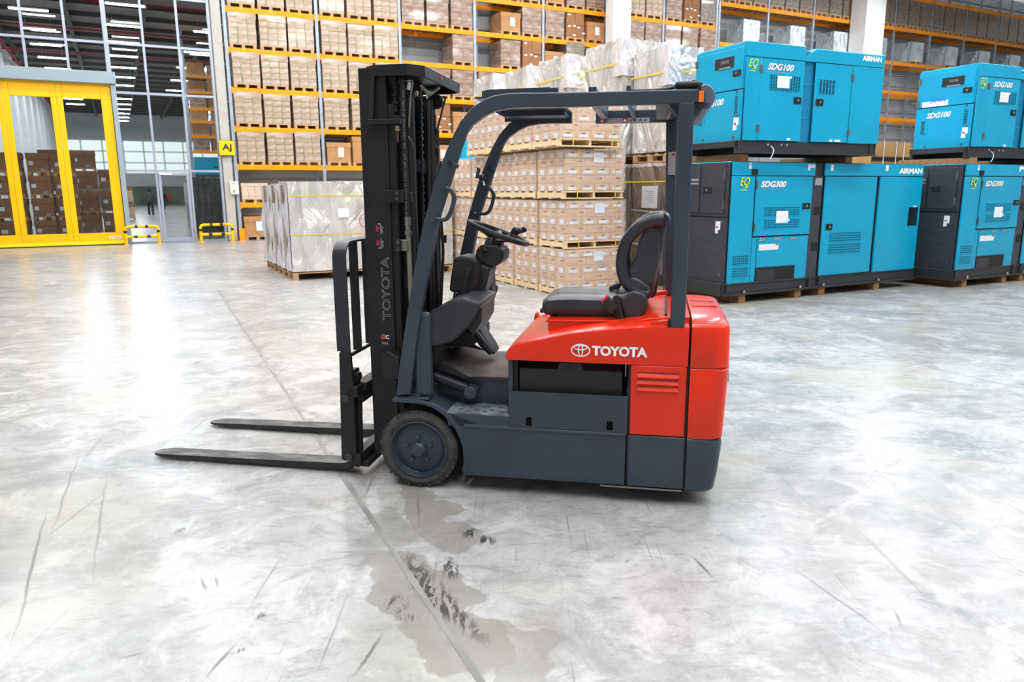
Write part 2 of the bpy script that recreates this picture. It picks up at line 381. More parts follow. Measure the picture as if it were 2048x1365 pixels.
STAINS_AND_PATCHES = [
    (-.42, 3.62, .13, .45, 27, '#817c74', .7, 1), (-.62, 3.45, .12, .2, 50, '#86827a', .6, 1), (-.36, 2.75, .22, .55, 27, '#827d76', .75, 1), (-.02, 2.42, .16, .3, 40, '#807c74', .6, 1),
    (-.36, 2.86, .075, .40, 28, '#4c4946', .95, 2), (-.25, 2.68, .05, .30, 33, '#3b3837', .95, 2), (-.28, 3.02, .05, .12, 10, '#403d3c', .9, 2), (-.47, 2.72, .05, .08, 0, '#3d3b38', .9, 2), (-.42, 2.62, .05, .03, 0, '#484543', .8, 2),
    (-.19, 3.33, .06, .12, 35, '#373738', .95, 2), (-.12, 3.27, .05, .05, 0, '#323233', .8, 2), (-.72, 3.75, .3, .25, 0, '#7b7461', .35, 0),
    (-1.35, 4.9, .05, 1.3, 26, '#72706d', .6, 0), (-2.7, 7.7, .07, 2.2, 26, '#72706d', .6, 0), (-4.2, 10.9, .1, 2.4, 26, '#787672', .5, 0),
    (-3.746, 7.49, .05, .28, 88, '#63605c', .8, 0), (-1.0, 2.42, .015, .045, -60, '#3d3c3c', .95, 2), (-1.007, 2.642, .03, .03, 0, '#3d3c3c', .95, 2),
    (-1.634, 3.403, .03, .05, -40, '#5f5c58', .8, 2),
    (2.45, 7.05, .2, .55, 75, '#656f70', .7, 0), (4.7, 9.9, .2, .7, 75, '#636c6e', .6, 0), (3.0, 4.6, .4, .6, 60, '#687074', .65, 0), (2.1, 3.5, .3, .5, 40, '#6e7377', .5, 0), (2.9, 3.9, .25, .35, 20, '#656c71', .55, 0),  # blue-grey cloudy patches on the right side, continued on the next line
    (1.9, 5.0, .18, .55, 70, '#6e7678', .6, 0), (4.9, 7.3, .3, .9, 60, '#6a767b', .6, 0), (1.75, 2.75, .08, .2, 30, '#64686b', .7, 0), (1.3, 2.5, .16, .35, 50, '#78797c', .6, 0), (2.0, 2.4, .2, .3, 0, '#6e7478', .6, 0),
    (-1.55, 2.4, .3, .35, -10, '#8b8b89', .7, 0), (-1.75, 2.15, .16, .25, -40, '#727270', .7, 0), (-2.3, 4.3, .25, .6, 80, '#828488', .6, 0), (-3.3, 15.5, .5, 3.0, 80, '#87847d', .6, 0), (-1.9, 3.1, .35, .5, 0, '#8b8c8c', .5, 0),
    ((-2.166, 3.057, 0.01, 0.736, 27.068), '#5f5d58', .8, 3), ((-2.518, 3.913, 0.01, 0.724, 24.439), '#6a6864', .6, 3), ((-2.119, 3.534, 0.01, 0.852, 26.031), '#706f6b', .6, 3), ((-1.048, 2.366, 0.01, 0.117, -10.562), '#4d4c49', .9, 3), ((-0.524, 2.394, 0.01, 0.151, -14.392), '#555451', .8, 3),
    ((-1.329, 2.884, 0.01, 0.093, 28.372), '#585654', .7, 3), ((-1.279, 2.903, 0.01, 0.07, 27.16), '#585654', .7, 3), ((0.203, 3.579, 0.01, 0.166, -179.51), '#585654', .0, 3), ((0.842, 3.01, 0.01, 0.119, -166.136), '#4c4b49', .8, 3), ((1.323, 2.744, 0.01, 0.324, -162.008), '#6a6a6e', .7, 3), ((1.502, 2.604, 0.01, 0.082, 166.85), '#5f5f61', .7, 3), ((-0.499, 3.655, 0.01, 0.238, -171.419), '#64625f', .7, 3),
    ((-2.76, 4.641, 0.01, 0.352, 15.946), '#706f6b', .5, 3), ((-1.38, 2.391, 0.01, 0.057, -67.746), '#6e6c69', .6, 3), ((2.654, 5.955, 0.01, 0.73, -116.487), '#707273', .4, 3),
]
STAINS_AND_PATCHES = [(s[0], s[1], s[2], s[3], s[4], s[5], s[6], s[7]) if not isinstance(s[0], tuple) else ((s[0]+tuple(s[1:])) if len(s[0]) == 5 else None) for s in STAINS_AND_PATCHES]
bm = new(); box(bm, -50, 75, -20, 100, -.12, 0)
struct('floor', bm, floor_material())
jointm = mat('joint_filler', '#706e6b', .5, col2='#8e8c88', scale=3, detail=6)
for k, (ox, oy, yaw, ln, wd) in enumerate([(-8.963, 21.505, 62.5-90, 0, 0)]):
    pass
def strip(name, p, q, wd, z=.0015):
    d = Vector((q[0]-p[0], q[1]-p[1], 0)); L0 = d.length; a = math.atan2(d.y, d.x)
    b_ = new(); n = max(2, int(L0/.3)); rnd = random.Random(int(L0*10))
    lo = []; hi = []
    for i in range(n+1):
        x = L0*i/n; e = wd*(.5+rnd.uniform(-.12, .12)); lo.append((x, -e)); hi.append((x, e))
    prism(b_, lo+hi[::-1], 0, z, 'z')
    o = struct(name, b_, jointm); o.matrix_world = T(p[0], p[1]) @ Matrix.Rotation(a, 4, 'Z')
strip('trim_1', (-4.97, 12.4), (.48, 1.0), .028)
strip('trim_2', (2.55, 9.5), (5.9, 2.5), .008)
strip('trim_3', (-15.5, 9.2), (-1.9, 16.3), .008)
bm = new(); box(bm, 0, .2, 0, 6, 0, .0012)

# ---------------------------------------------------------------- glazed partition, fast door, columns
RO = (-9.163, 25.105)
RM = FRM(RO, 62.5)
part = thing('glazed_partition', 'tall glazed partition of grey aluminium mullions beside the yellow door', 'glass wall', RM)
part['kind'] = 'structure'
ux = [-9.65, -8.6, -7.55, -6.53, -5.48, -4.42, -3.37, -2.36, -1.36, -.43]
for i, u in enumerate(ux):
    z0 = 5.13 if u < -3.5 else 0
    wd = .07 if abs(u+3.37) > .01 else .13
    if u < -3.5 and z0 == 0: continue
    bm = new(); box(bm, u-wd/2, u+wd/2, -.05, .05, z0, 12.6); obj('mullion', bm, alu, part, bevel=.006)
for z in (6.02, 7.46, 8.9, 10.35, 11.8):
    bm = new(); box(bm, -9.7, -.4, -.04, .04, z-.035, z+.035); obj('transom', bm, alu, part)
for z in (2.27, 4.6):
    bm = new(); box(bm, -3.3, -.4, -.04, .04, z-.035, z+.035); obj('transom', bm, alu, part)
bm = new(); box(bm, -3.3, -.4, -.045, .045, 0, .07); obj('sill', bm, alu, part)
zz = [5.13, 6.02, 7.46, 8.9, 10.35, 11.8, 12.6]
for i in range(len(ux)-1):
    if ux[i] < -3.4:
        rows = list(zip(zz, zz[1:]))
    else: rows = [(.07, 2.27), (2.27, 4.6), (4.6, 6.02)]+list(zip(zz[1:], zz[2:]))
    for (a, b_) in rows:
        if ux[i] == -2.36 and a < 1: continue
        bm = new(); vs = [bm.verts.new(p) for p in ((ux[i]+.03, 0, a+.02), (ux[i+1]-.03, 0, a+.02), (ux[i+1]-.03, 0, b_-.02), (ux[i]+.03, 0, b_-.02))]; bm.faces.new(vs)
        obj('glass_pane', bm, glass, part)
# glazed door leaf
gd = thing('glass_door', 'narrow glazed personnel door in the grey partition', 'door', RM @ T(-2.36, 0)); gd['kind'] = 'structure'
bm = new(); plate(bm, [.05, .13, .87, .95], [.03, .16, 2.13, 2.22], {(1, 1)}, -.06, -.01); obj('door_frame', bm, alu, gd, bevel=.005)
bm = new(); vs = [bm.verts.new(p) for p in ((.12, -.035, .15), (.88, -.035, .15), (.88, -.035, 2.14), (.12, -.035, 2.14))]; bm.faces.new(vs); obj('glass_pane', bm, glass, gd)
bm = new(); box(bm, .1, .45, -.1, -.06, 2.15, 2.2); obj('door_closer', bm, white, gd)
bm = new(); cyl(bm, (.83, -.1, .95), (.83, -.1, 1.25), .014, 8); box(bm, .82, .84, -.1, -.06, 1.0, 1.02); box(bm, .82, .84, -.1, -.06, 1.18, 1.2); obj('door_handle', bm, steel, gd)

# yellow high speed door
yd = thing('folding_door', 'big yellow folding door with tall window panes and grey header', 'door', RM @ T(0, -.12)); yd['kind'] = 'structure'
edges = [-10.01, -8.67, -7.34, -6.0-.155, -4.98+.155, -3.38]
def wpan(x0, x1, w0, w1):
    bm = new(); plate(bm, [x0, w0, w1, x1], [.10, .38, 4.36, 4.74], {(1, 1)}, -.03, .03); obj('door_panel', bm, yellow, yd, bevel=.01)
    bm = new(); vs = [bm.verts.new(p) for p in ((w0-.02, 0, .36), (w1+.02, 0, .36), (w1+.02, 0, 4.38), (w0-.02, 0, 4.38))]; bm.faces.new(vs); obj('window_pane', bm, glass, yd)
wpan(-4.825, -3.40, -4.67, -3.675)
wpan(-6.155, -4.83, -6.0, -4.98)
wpan(-7.485, -6.16, -7.32, -6.30)
wpan(-8.815, -7.49, -8.65, -7.63)
bm = new(); box(bm, -10.2, -3.38, -.055, .03, .03, .12); obj('bottom_bar', bm, yellowb, yd, bevel=.01)
bm = new(); box(bm, -10.2, -3.38, -.03, .03, .0, .03); obj('rubber_seal', bm, rubber, yd)
bm = new(); box(bm, -10.2, -3.36, -.03, .03, 4.74, 4.84); obj('top_rail', bm, yellow, yd)
bm = new(); box(bm, -10.2, -3.22, -.22, .22, 4.80, 5.15); obj('header_box', bm, header, yd, bevel=.02)
bm = new(); box(bm, -3.38, -3.24, -.13, .1, 0, 4.85); obj('side_post', bm, header, yd, bevel=.01)
bm = new(); box(bm, -3.86, -3.52, -.036, -.031, .20, .27); pl = obj('maker_plate', bm, paper, yd)
text('plate_text', 'JOMO', redpr, pl, (-3.83, -.037, .215), (1, 0, 0), (0, 0, 1), width=.28, height=.04, bold=.02)

def column(n, u0, u1, v0, v1, m, base=False):
    bm = new(); box(bm, u0, u1, v0, v1, 0, 12.6)
    o = struct('column_%d' % n, bm, m, M=RM, bevel=.02); return o
c1 = column(1, -.36, -.06, -.02, .5, concol)
c2 = column(2, 14.36, 15.2, -1.0, -.45, colwhite)
c3 = column(3, 28.95, 30.3, -1.0, -.1, colwhite)
bm = new(); box(bm, 9.0, 9.5, 1.14, 1.46, 0, 12.5); struct('column_4', bm, mat('steel_column', '#aab4ba', .5), M=RM)
# wall behind the racking: ribbed sheets
wl = thing('wall_back', 'grey ribbed sheet wall behind the pallet racking', 'wall', RM); wl['kind'] = 'structure'
for j in range(18):
    bm = new(); prism(bm, [(1.62, .7*j), (1.62, .7*j+.69), (1.50, .7*j+.60), (1.50, .7*j+.1)], -.3, 60, 'x'); obj('wall_panel', bm, wallgrey, wl)

# sign and boxes on the first column
sg = thing('aisle_sign', 'yellow square sign reading AJ on the column beside the racking', 'sign', RM @ T(-.20, -.13))
bm = new(); box(bm, -.24, .24, -.012, .012, 2.78, 3.24); obj('sign_plate', bm, safyel, sg, bevel=.01)
bm = new(); prism(bm, [(-.25, 2.77), (.25, 2.77), (.25, 3.25), (-.25, 3.25)], .012, .016); obj('sign_border', bm, safblk, sg)
text('sign_text', 'AJ', safblk, sg, (-.15, -.016, 2.88), (1, 0, 0), (0, 0, 1), width=.30, height=.26, bold=.03)
bm = new(); box(bm, -.06, .06, .012, .1, 2.95, 3.05); obj('sign_bracket', bm, alu, sg)
nb = thing('call_box', 'small white wall box with a green stripe fixed on the column', 'box', RM @ T(-.06, -.1))
bm = new(); box(bm, -.13, .13, -.03, .05, 1.52, 1.94); obj('box_body', bm, white, nb, bevel=.015)
bm = new(); box(bm, -.05, .01, -.034, -.031, 1.57, 1.68); obj('green_sticker', bm, mat('olive', '#8a9a12', .5), nb)
bm = new(); box(bm, -.05, .05, -.034, -.031, 1.85, 1.88); obj('orange_sticker', bm, mat('oran', '#e0762e', .5), nb)

# crash barriers
def barrier(u0, u1, label, v=-.42, extra=False):
    t = thing('crash_barrier', label, 'barrier', RM @ T((u0+u1)/2, v), 'striped crash barriers by the glass door')
    h = (u1-u0)/2; r = .045; zt = .56
    def pipe(name, pts, m): bm = new(); tube(bm, pts, r, 12); return obj(name, bm, m, t, smooth=True)
    def arc(s):
        return [(s*h, 0, zt-.12), (s*h, 0, zt-.08), (s*(h-.03), 0, zt-.03), (s*(h-.09), 0, zt), (s*(h-.12), 0, zt)]
    for s in (-1, 1):
        pipe('post', [(s*h, 0, 0), (s*h, 0, zt-.2)], safyel); pipe('black_band', [(s*h, 0, zt-.2), (s*h, 0, zt-.12)], safblk); pipe('corner_bend', arc(s), safyel)
        bm = new(); box(bm, s*h-.08, s*h+.08, -.08, .08, 0, .012); obj('foot_plate', bm, safyel, t)
    n = 5; a = h-.12
    for z, a in ((zt, h-.12), (.25, h-.03)):
        e = [-a, -a*.55, -a*.3, a*.3, a*.55, a]
        for i in range(5): pipe('rail_segment' if i % 2 == 0 else 'black_band', [(e[i], 0, z), (e[i+1], 0, z)], safblk if i % 2 else safyel)
    return t
barrier(-3.41, -2.48, 'striped yellow tube barrier at the foot of the yellow door')
barrier(-1.24, -.27, 'striped yellow tube barrier right of the glass door, beside the column')

# ---------------------------------------------------------------- pallet racking
BAY = 2.93
LOW = [1.245, 2.49, 3.71, 4.94, 6.17, 7.41, 8.62, 9.9]
HIGH = [2.3, 3.75, 5.22, 6.56, 7.99, 9.66, 11.2]
def rack_bays(M, n0, n1, levels, label, ulabel=None, beamparts=True):
    t = thing('pallet_rack', label, 'rack', M)
    for n in range(n0, n1+1):
        u = n*BAY
        bm = new()
        for v in (0, 1.05):
            box(bm, u, u+.1, v, v+.08, 0, 12.4)
        o = obj('upright_post', bm, upright, t)
        bm = new(); z = .3; k = 0
        while z < 12:
            box(bm, u+.03, u+.07, .05, 1.1, z, z+.04)
            q = .6
            vs = [Vector((u+.03, .06, z+.02)), Vector((u+.03, 1.05, z+q))] if k % 2 else [Vector((u+.03, 1.05, z+.02)), Vector((u+.03, .06, z+q))]
            tube(bm, [vs[0]+Vector((.02, 0, 0)), vs[1]+Vector((.02, 0, 0))], .018, 4)
            z += q; k += 1
        b_ = obj('brace', bm, upright, o)
        bm = new(); box(bm, u-.02, u+.12, -.03, .13, 0, .006); obj('foot_plate', bm, upright, o)
    for n in range(n0, n1):
        for z in levels:
            for v in (-.02, 1.06):
                bm = new(); box(bm, n*BAY+.1, (n+1)*BAY, v, v+.05, z-.16, z); box(bm, n*BAY+.1, n*BAY+.13, v-.012, v, z-.2, z+.03); box(bm, (n+1)*BAY-.03, (n+1)*BAY, v-.012, v, z-.2, z+.03)
                bo = obj('beam', bm, beam, t)
                if v < 0 and n < 7:
                    bm = new()
                    for q in range(3):
                        c_ = n*BAY+.1+(BAY-.1)*(q+.5)/3
                        prism(bm, [(c_-.05, z-.02), (c_, z-.06), (c_+.05, z-.02)], v-.003, v-.001)
                    obj('marker_sticker', bm, yellowb, bo)
    return t
rack_bays(RM, 0, 7, LOW, 'orange beamed pallet racking left of the first white column')
rack_bays(RM @ T(7*BAY+.14, 0), 0, 9, HIGH, 'orange beamed pallet racking from the white column rightwards')
bm = new(); box(bm, -.02, .16, -.16, -.03, 0, .4); prism(bm, [(-.04, 0), (.18, 0), (.18, .01), (-.04, .01)], -.18, -.01); o = obj('upright_guard', bm, beam, None, bevel=.01); o.matrix_world = RM
tag(o, 'orange steel guard at the foot of the first rack upright', 'guard')

# ---------------------------------------------------------------- pallets and loads
def pallet_parts(t, W, D, m=wood, name='pallet', H=.14, blocks=3):
    # stringer boards along x on top, blocks and bottom runners; one part with its boards as sub-parts
    p = bpy.data.objects.new(name, None); C.objects.link(p); p.parent = t; p.empty_display_size = .05
    for i in range(blocks):
        c_ = .05+(W-.1)*i/(blocks-1) if blocks > 1 else W/2
        for dd in (.06, D/2, D-.06):
            bm = new(); box(bm, max(0, c_-.05), min(W, c_+.05), dd-.06, dd+.06, .02, H-.04); obj('block', bm, m, p)
    for i in range(blocks):
        c_ = .05+(W-.1)*i/(blocks-1)
        bm = new(); box(bm, max(0, c_-.05), min(W, c_+.05), 0, D, 0, .02); obj('bottom_board', bm, m, p)
    for i, y in enumerate((0, D*.25, D*.5, D*.75, D-.1)):
        bm = new(); box(bm, 0, W, y, y+.1, H-.02, H); obj('deck_board', bm, m, p)
    for i in range(blocks):
        bm = new(); c_ = .05+(W-.1)*i/(blocks-1); box(bm, max(0, c_-.05), min(W, c_+.05), 0, D, H-.04, H-.02); obj('stringer', bm, m, p)
    return p
def pallet_simple(t, W, D, m=wood, H=.13):
    bm = new()
    for i in range(3):
        c_ = .05+(W-.1)*i/2; box(bm, c_-.05, c_+.05, 0, D, 0, H-.03)
    box(bm, 0, W, 0, D, H-.03, H)
    return obj('pallet', bm, m, t)
def mesh_share(o, parent, x, y, z, rz=0):
    c = o.copy(); C.objects.link(c); c.parent = parent; c.location = (x, y, z); c.rotation_euler = (0, 0, rz); return c
def carton_grid(t, W, D, H, nx, nz, z0, m, jit=.004, seed=1, name='carton', full=True, alt=None):
    rnd = random.Random(seed); w = W/nx; h = H/nz; proto = None
    for k in range(nz):
        for i in range(nx):
            if proto is None:
                bm = new(); box(bm, 0, w-.006, 0, D, 0, h-.004); proto = obj(name, bm, m, t, bevel=0); o = proto
            else: o = mesh_share(proto, t, 0, 0, 0)
            if alt and (i+k) % alt == 0: pass
            o.location = (i*w+rnd.uniform(-jit, jit), rnd.uniform(-jit*2, jit*2), z0+k*h)
PW, PD = .825, 1.05
PROT = {}
def reg(key, t): remember(t); PROT[key] = t; return t
def add_label(t, x0, x1, z0, z1, m=paper, y=-.012, name='label'):
    bm = new(); box(bm, x0, x1, y, y+.002, z0, z1); return obj(name, bm, m, t)
def straps_v(t, W, z0, z1, xs, m=greenstrap):
    for x in xs:
        bm = new(); box(bm, x, x+.012, -.014, -.011, z0, z1); obj('strap', bm, m, t)
M0 = T(0, 0, -50)
def proto_wrapped(key, m, H=1.0, nx=3, nz=4, seed=1, st=True):
    t = thing('wrapped_load', 'x', 'pallet load', M0); pallet_simple(t, PW, PD)
    carton_grid(t, PW+.02, PD, H-.1, nx, nz, .13, m, seed=seed)
    bm = new(); h = H-.1
    # film cap: slack sheet over the top layer
    secs = []
    for x in (-.012, PW+.03):
        secs.append([(x, -.01, .13+h*.8), (x, -.016, .13+h+.01), (x, PD*.5, .13+h+.03), (x, PD, .13+h)])
    vs = [[bm.verts.new(p) for p in s] for s in secs]
    for j in range(3): bm.faces.new((vs[0][j], vs[1][j], vs[1][j+1], vs[0][j+1]))
    obj('film_cap', bm, m, t)
    if st: straps_v(t, PW, .13, .13+h, (.24, .56))
    for z in ((.13+h*.3, .13+h*.66) if st else ()):
        bm = new(); box(bm, 0, PW, -.0135, -.011, z, z+.01); obj('strap', bm, greenstrap, t)
    return reg(key, t)
proto_wrapped('A', wrapcard, 1.06, 3, 4, 1)
proto_wrapped('A2', wrapcard, 1.03, 3, 5, 2)
proto_wrapped('B', wrapcard2, 1.0, 2, 2, 3, False)
proto_wrapped('D', wrapdark, 1.15, 2, 3, 4, False)
proto_wrapped('P', pinkcard, .6, 4, 5, 5, False)
def proto_box(key, m, H, lid=True, lab=True):
    t = thing('boxed_load', 'x', 'pallet load', M0); pallet_simple(t, PW, PD)
    bm = new(); box(bm, 0, PW, 0, PD, .13, H-.16 if lid else H); b_ = obj('carton', bm, m, t, bevel=.008)
    if lid: bm = new(); box(bm, -.015, PW+.015, -.015, PD+.015, H-.17, H); obj('lid', bm, m, t, bevel=.008)
    if lab: add_label(t, .38, .58, .3, .62)
    return reg(key, t)
proto_box('X', card, .78); proto_box('X2', card, 1.0); proto_box('X3', cardd, .85)
def proto_halves(key, m):
    t = thing('boxed_load', 'x', 'pallet load', M0); pallet_simple(t, PW, PD)
    carton_grid(t, PW, PD, .95, 2, 2, .13, m, .012, 5)
    for (x, z) in ((.05, .95), (.3, .55), (.5, .5), (.3, .2), (.72, .3), (.06, .52)): add_label(t, x, x+.12, z, z+.05, white)
    return reg(key, t)
proto_halves('H', cardd)
def foil_body(W, D, H, z0, seed, amp=.02, nx=14, ny=14, nz=14, taper=0., flare=.0):
    bm = new(); rnd = random.Random(seed)
    fold = [(rnd.uniform(0, 6.28), rnd.uniform(4, 13), rnd.uniform(-1.5, 1.5)) for _ in range(6)]
    def wr(s, t):
        return sum(math.sin(p+f*s*(1)+g*t*3) for p, f, g in fold)/6
    per = []
    for i in range(nx): per.append((W*i/nx, 0, 0, -1))
    for i in range(ny): per.append((W, D*i/ny, 1, 0))
    for i in range(nx): per.append((W-W*i/nx, D, 0, 1))
    for i in range(ny): per.append((0, D-D*i/ny, -1, 0))
    rings = []
    for k in range(nz+1):
        t = k/nz; ring = []
        for j, (x, y, nx_, ny_) in enumerate(per):
            s = j/len(per)*2*PI*3
            d = amp*wr(s, t)+flare*(1-t)**2*abs(wr(s+1, 0))
            cx = (1-taper*t)
            ring.append(bm.verts.new(((x-W/2)*cx+W/2+nx_*d, (y-D/2)*cx+D/2+ny_*d, z0+H*t+(amp*.8*wr(s*1.3, 2) if k == nz else 0))))
        rings.append(ring)
    n = len(per)
    for a, b_ in zip(rings, rings[1:]):
        for j in range(n): bm.faces.new((a[j], a[(j+1) % n], b_[(j+1) % n], b_[j]))
    # top
    grid = {}
    top = rings[-1]
    cen = bm.verts.new((W/2, D/2, z0+H+.015))
    mid = []
    for j, v in enumerate(top): mid.append(bm.verts.new((v.co.x*.55+W/2*.45, v.co.y*.55+D/2*.45, z0+H+amp*.8*wr(j*.7, 3))))
    for j in range(n):
        bm.faces.new((top[j], top[(j+1) % n], mid[(j+1) % n], mid[j])); bm.faces.new((mid[j], mid[(j+1) % n], cen))
    return bm
def strap_ring(t, W, D, z, m=straps, w=.02, off=.02, name='strap', zr=None):
    bm = new()
    for (a, b_) in (((-off, -off), (W+off, -off)), ((W+off, -off), (W+off, D+off)), ((W+off, D+off), (-off, D+off)), ((-off, D+off), (-off, -off))):
        d = Vector((b_[0]-a[0], b_[1]-a[1], 0)).normalized(); nrm = Vector((d.y, -d.x, 0))*.003
        v = [bm.verts.new(p) for p in ((a[0], a[1], z), (b_[0], b_[1], z), (b_[0], b_[1], z+w), (a[0], a[1], z+w))]; bm.faces.new(v)
        v2 = [bm.verts.new(q.co+nrm) for q in v]; bm.faces.new(v2)
    return obj(name, bm, m, t)
def proto_bag(key):
    t = thing('foil_covered_load', 'x', 'pallet load', M0); pallet_simple(t, 1.0, 1.05)
    obj('foil_cover', foil_body(1.0, 1.05, 1.0, .13, 7, .018), foilblue, t, smooth=True)
    obj('foil_hem', foil_body(1.0, 1.05, .12, 1.0, 8, .03, nz=3), foilblue, t, smooth=True)
    return reg(key, t)
proto_bag('F')
placed = []
ORD = ['first', 'second', 'third', 'fourth', 'fifth', 'sixth', 'seventh', 'eighth', 'ninth', 'tenth', 'eleventh', 'twelfth', 'thirteenth']
LEVN = {}
def put(key, u, z, v=.0, label=None, group=None, M=RM, sc_=None, jit=None):
    Mx = M @ T(u, v, z)
    if sc_: Mx = Mx @ Matrix.Diagonal((sc_[0], sc_[1], sc_[2], 1))
    o = dup(PROT[key], Mx, label, group)
    return o
# left bays: three pallets per bay and level
desc = {'A': 'film-wrapped carton load with green straps', 'A2': 'film-wrapped load of flat cartons with green straps', 'B': 'film-wrapped load of brown cartons', 'D': 'dark film-wrapped carton load', 'X': 'low lidded brown box load', 'X2': 'tall lidded brown box load',
        'X3': 'lidded dark brown box load', 'H': 'load of four brown cartons with small white labels', 'P': 'film-wrapped white and pink carton load', 'F': 'silver foil covered crate'}
LV = ['floor', 'first', 'second', 'third', 'fourth', 'fifth', 'sixth', 'seventh', 'eighth']
PLAN = {  # bay: level index -> three keys ('.' empty)
 0: {0: 'X..', 1: 'P..', 2: 'AAA', 3: 'AAA', 4: 'AAA', 5: 'AAA', 6: 'AAA', 7: 'AAA'},
 1: {1: '...', 2: 'XX2A', 3: 'AAA', 4: 'AAA', 5: 'AAA', 6: 'AAA', 7: 'BAB'},
 2: {1: '...', 2: 'AXA', 3: 'AAA', 4: 'AAA', 5: 'AAA', 6: 'BBB', 7: 'BBA'},
 3: {2: 'XAX', 3: 'BHB', 4: 'ABB', 5: '..B', 6: 'BBB', 7: 'BAB'},
 4: {3: 'XBB', 4: 'HBX', 5: '.BB', 6: '.BB', 7: 'BXB', 8: 'BBX'},
 5: {4: 'BXB', 5: 'XBA', 6: 'AHX', 7: 'BBB', 8: 'BXB'},
 6: {5: 'XBB', 6: 'BBB', 7: 'BHB', 8: 'BBX'},
}
def keyseq(s):
    out = []; i = 0
    while i < len(s):
        if i+1 < len(s) and s[i+1] == '2' : out.append(s[i]+'2'); i += 2
        else: out.append(s[i]); i += 1
    return out
POS = ['left', 'middle', 'right']
BAYN = ['the bay beside the column with the AJ sign', 'the second bay from the AJ sign', 'the third bay from the AJ sign', 'the bay behind the forklift mast top', 'the bay with grey wall showing at its left', 'the bay left of the first white column', 'the bay behind the first white column']
PLAN[0][2] = PLAN[0][3] = PLAN[0][4] = 'AAA'
PLAN[3] = {2: 'XXX', 3: 'BXB', 4: 'ABB', 5: 'BBB', 6: 'BBB', 7: 'BBB'}
PLAN[2][5] = 'AAA'; PLAN[2] = {2: '...', 3: 'AAA', 4: '..B', 5: 'BBB', 6: '..B', 7: 'BBB'}
PLAN[2] = {2: 'XXX', 3: 'HHX', 4: 'BBB', 5: '..B', 6: 'BBB', 7: 'BBB'}
PLAN[3] = {2: '...', 3: 'XHB', 4: 'BBB', 5: '.BH', 6: '.XB', 7: '.BB', 8: 'BBB'}
PLAN[4] = {4: 'XBB', 5: 'XDB', 6: 'BHX', 7: 'XBB', 8: 'BXB'}
PLAN[5] = {5: 'XBB', 6: 'XBB', 7: 'BAA', 8: 'BBB'}
PLAN[6] = {6: 'BBB', 7: 'BHD', 8: 'BHD'}
PLAN[7] = {}
for n in sorted(PLAN):
    for lv, s in PLAN[n].items():
        z = 0 if lv == 0 else LOW[lv-1]
        for q, key in enumerate(keyseq(s)):
            if key == '.' or q > 2: continue
            rnd = random.Random(n*100+lv*10+q)
            key2 = 'A2' if key == 'A' and rnd.random() < .4 else key
            u = n*BAY+.17+q*.935+rnd.uniform(-.02, .02)
            lab = '%s on the %s of %s, %s' % (desc[key2], POS[q], BAYN[n], 'on the floor' if lv == 0 else LV[lv]+' beam up')
            lab = '%s, %s, %s of %s' % (desc[key2], ('floor level' if lv == 0 else LV[lv]+' shelf'), POS[q], BAYN[n])
            words = lab.split()
            if len(words) > 16: lab = '%s, %s, %s, %s' % (key2 and {'A': 'wrapped carton load', 'A2': 'wrapped flat carton load', 'B': 'wrapped brown carton load', 'D': 'dark wrapped load', 'X': 'low lidded box load', 'X2': 'tall lidded box load', 'X3': 'dark lidded box load', 'H': 'four-carton load', 'P': 'pink carton load', 'F': 'foil crate'}[key2], ('floor level' if lv == 0 else LV[lv]+' shelf'), POS[q], ['bay by the AJ sign', 'second bay from AJ sign', 'third bay from AJ sign', 'bay behind the mast top', 'bay with the steel column', 'bay left of first white column', 'bay behind first white column'][n])
            if False: lab = '%s, %s, %s, %s' % (desc[key2].replace('film-wrapped ', 'wrapped ').replace(' with green straps', '').replace(' with small white labels', ''), ('floor level' if lv == 0 else LV[lv]+' shelf'), POS[q], BAYN[n].replace('the bay', 'bay').replace('the ', ''))
            put(key2, u, z+.001, rnd.uniform(-.05, .03), lab, 'pallet loads on the left racking')
# third level wide empty spots keep the wall in view; right bays carry foil crates low and dark loads high
O7 = 7*BAY+.12
RN = ['just right of the first white column', 'second right of the first white column', 'third right of the first white column', 'fourth right of the first white column', 'behind the second white column', 'just right of the second white column', 'second right of the second white column', 'third right of the second white column', 'fourth right of the second white column']
for n in range(0, 9):
    for lv, z in enumerate(HIGH):
        if lv < 5:
            if (lv < 4 and n < 5) : continue
            rnd = random.Random(n*7+lv)
            put('F', O7+n*BAY+1.45, z+.001, -.05, 'silver foil covered crate, %s shelf, rack bay %s' % (LV[lv+1], RN[n]), 'foil covered crates on the right racking', sc_=(1, 1, .95))
        elif lv == 5:
            for q in range(3):
                put('D', O7+n*BAY+.17+q*.935, z+.001, 0, 'dark tall load, %s on top shelf, rack bay %s' % (POS[q], RN[n]), 'tall dark loads on the right racking top', sc_=(1, 1, 1.25))

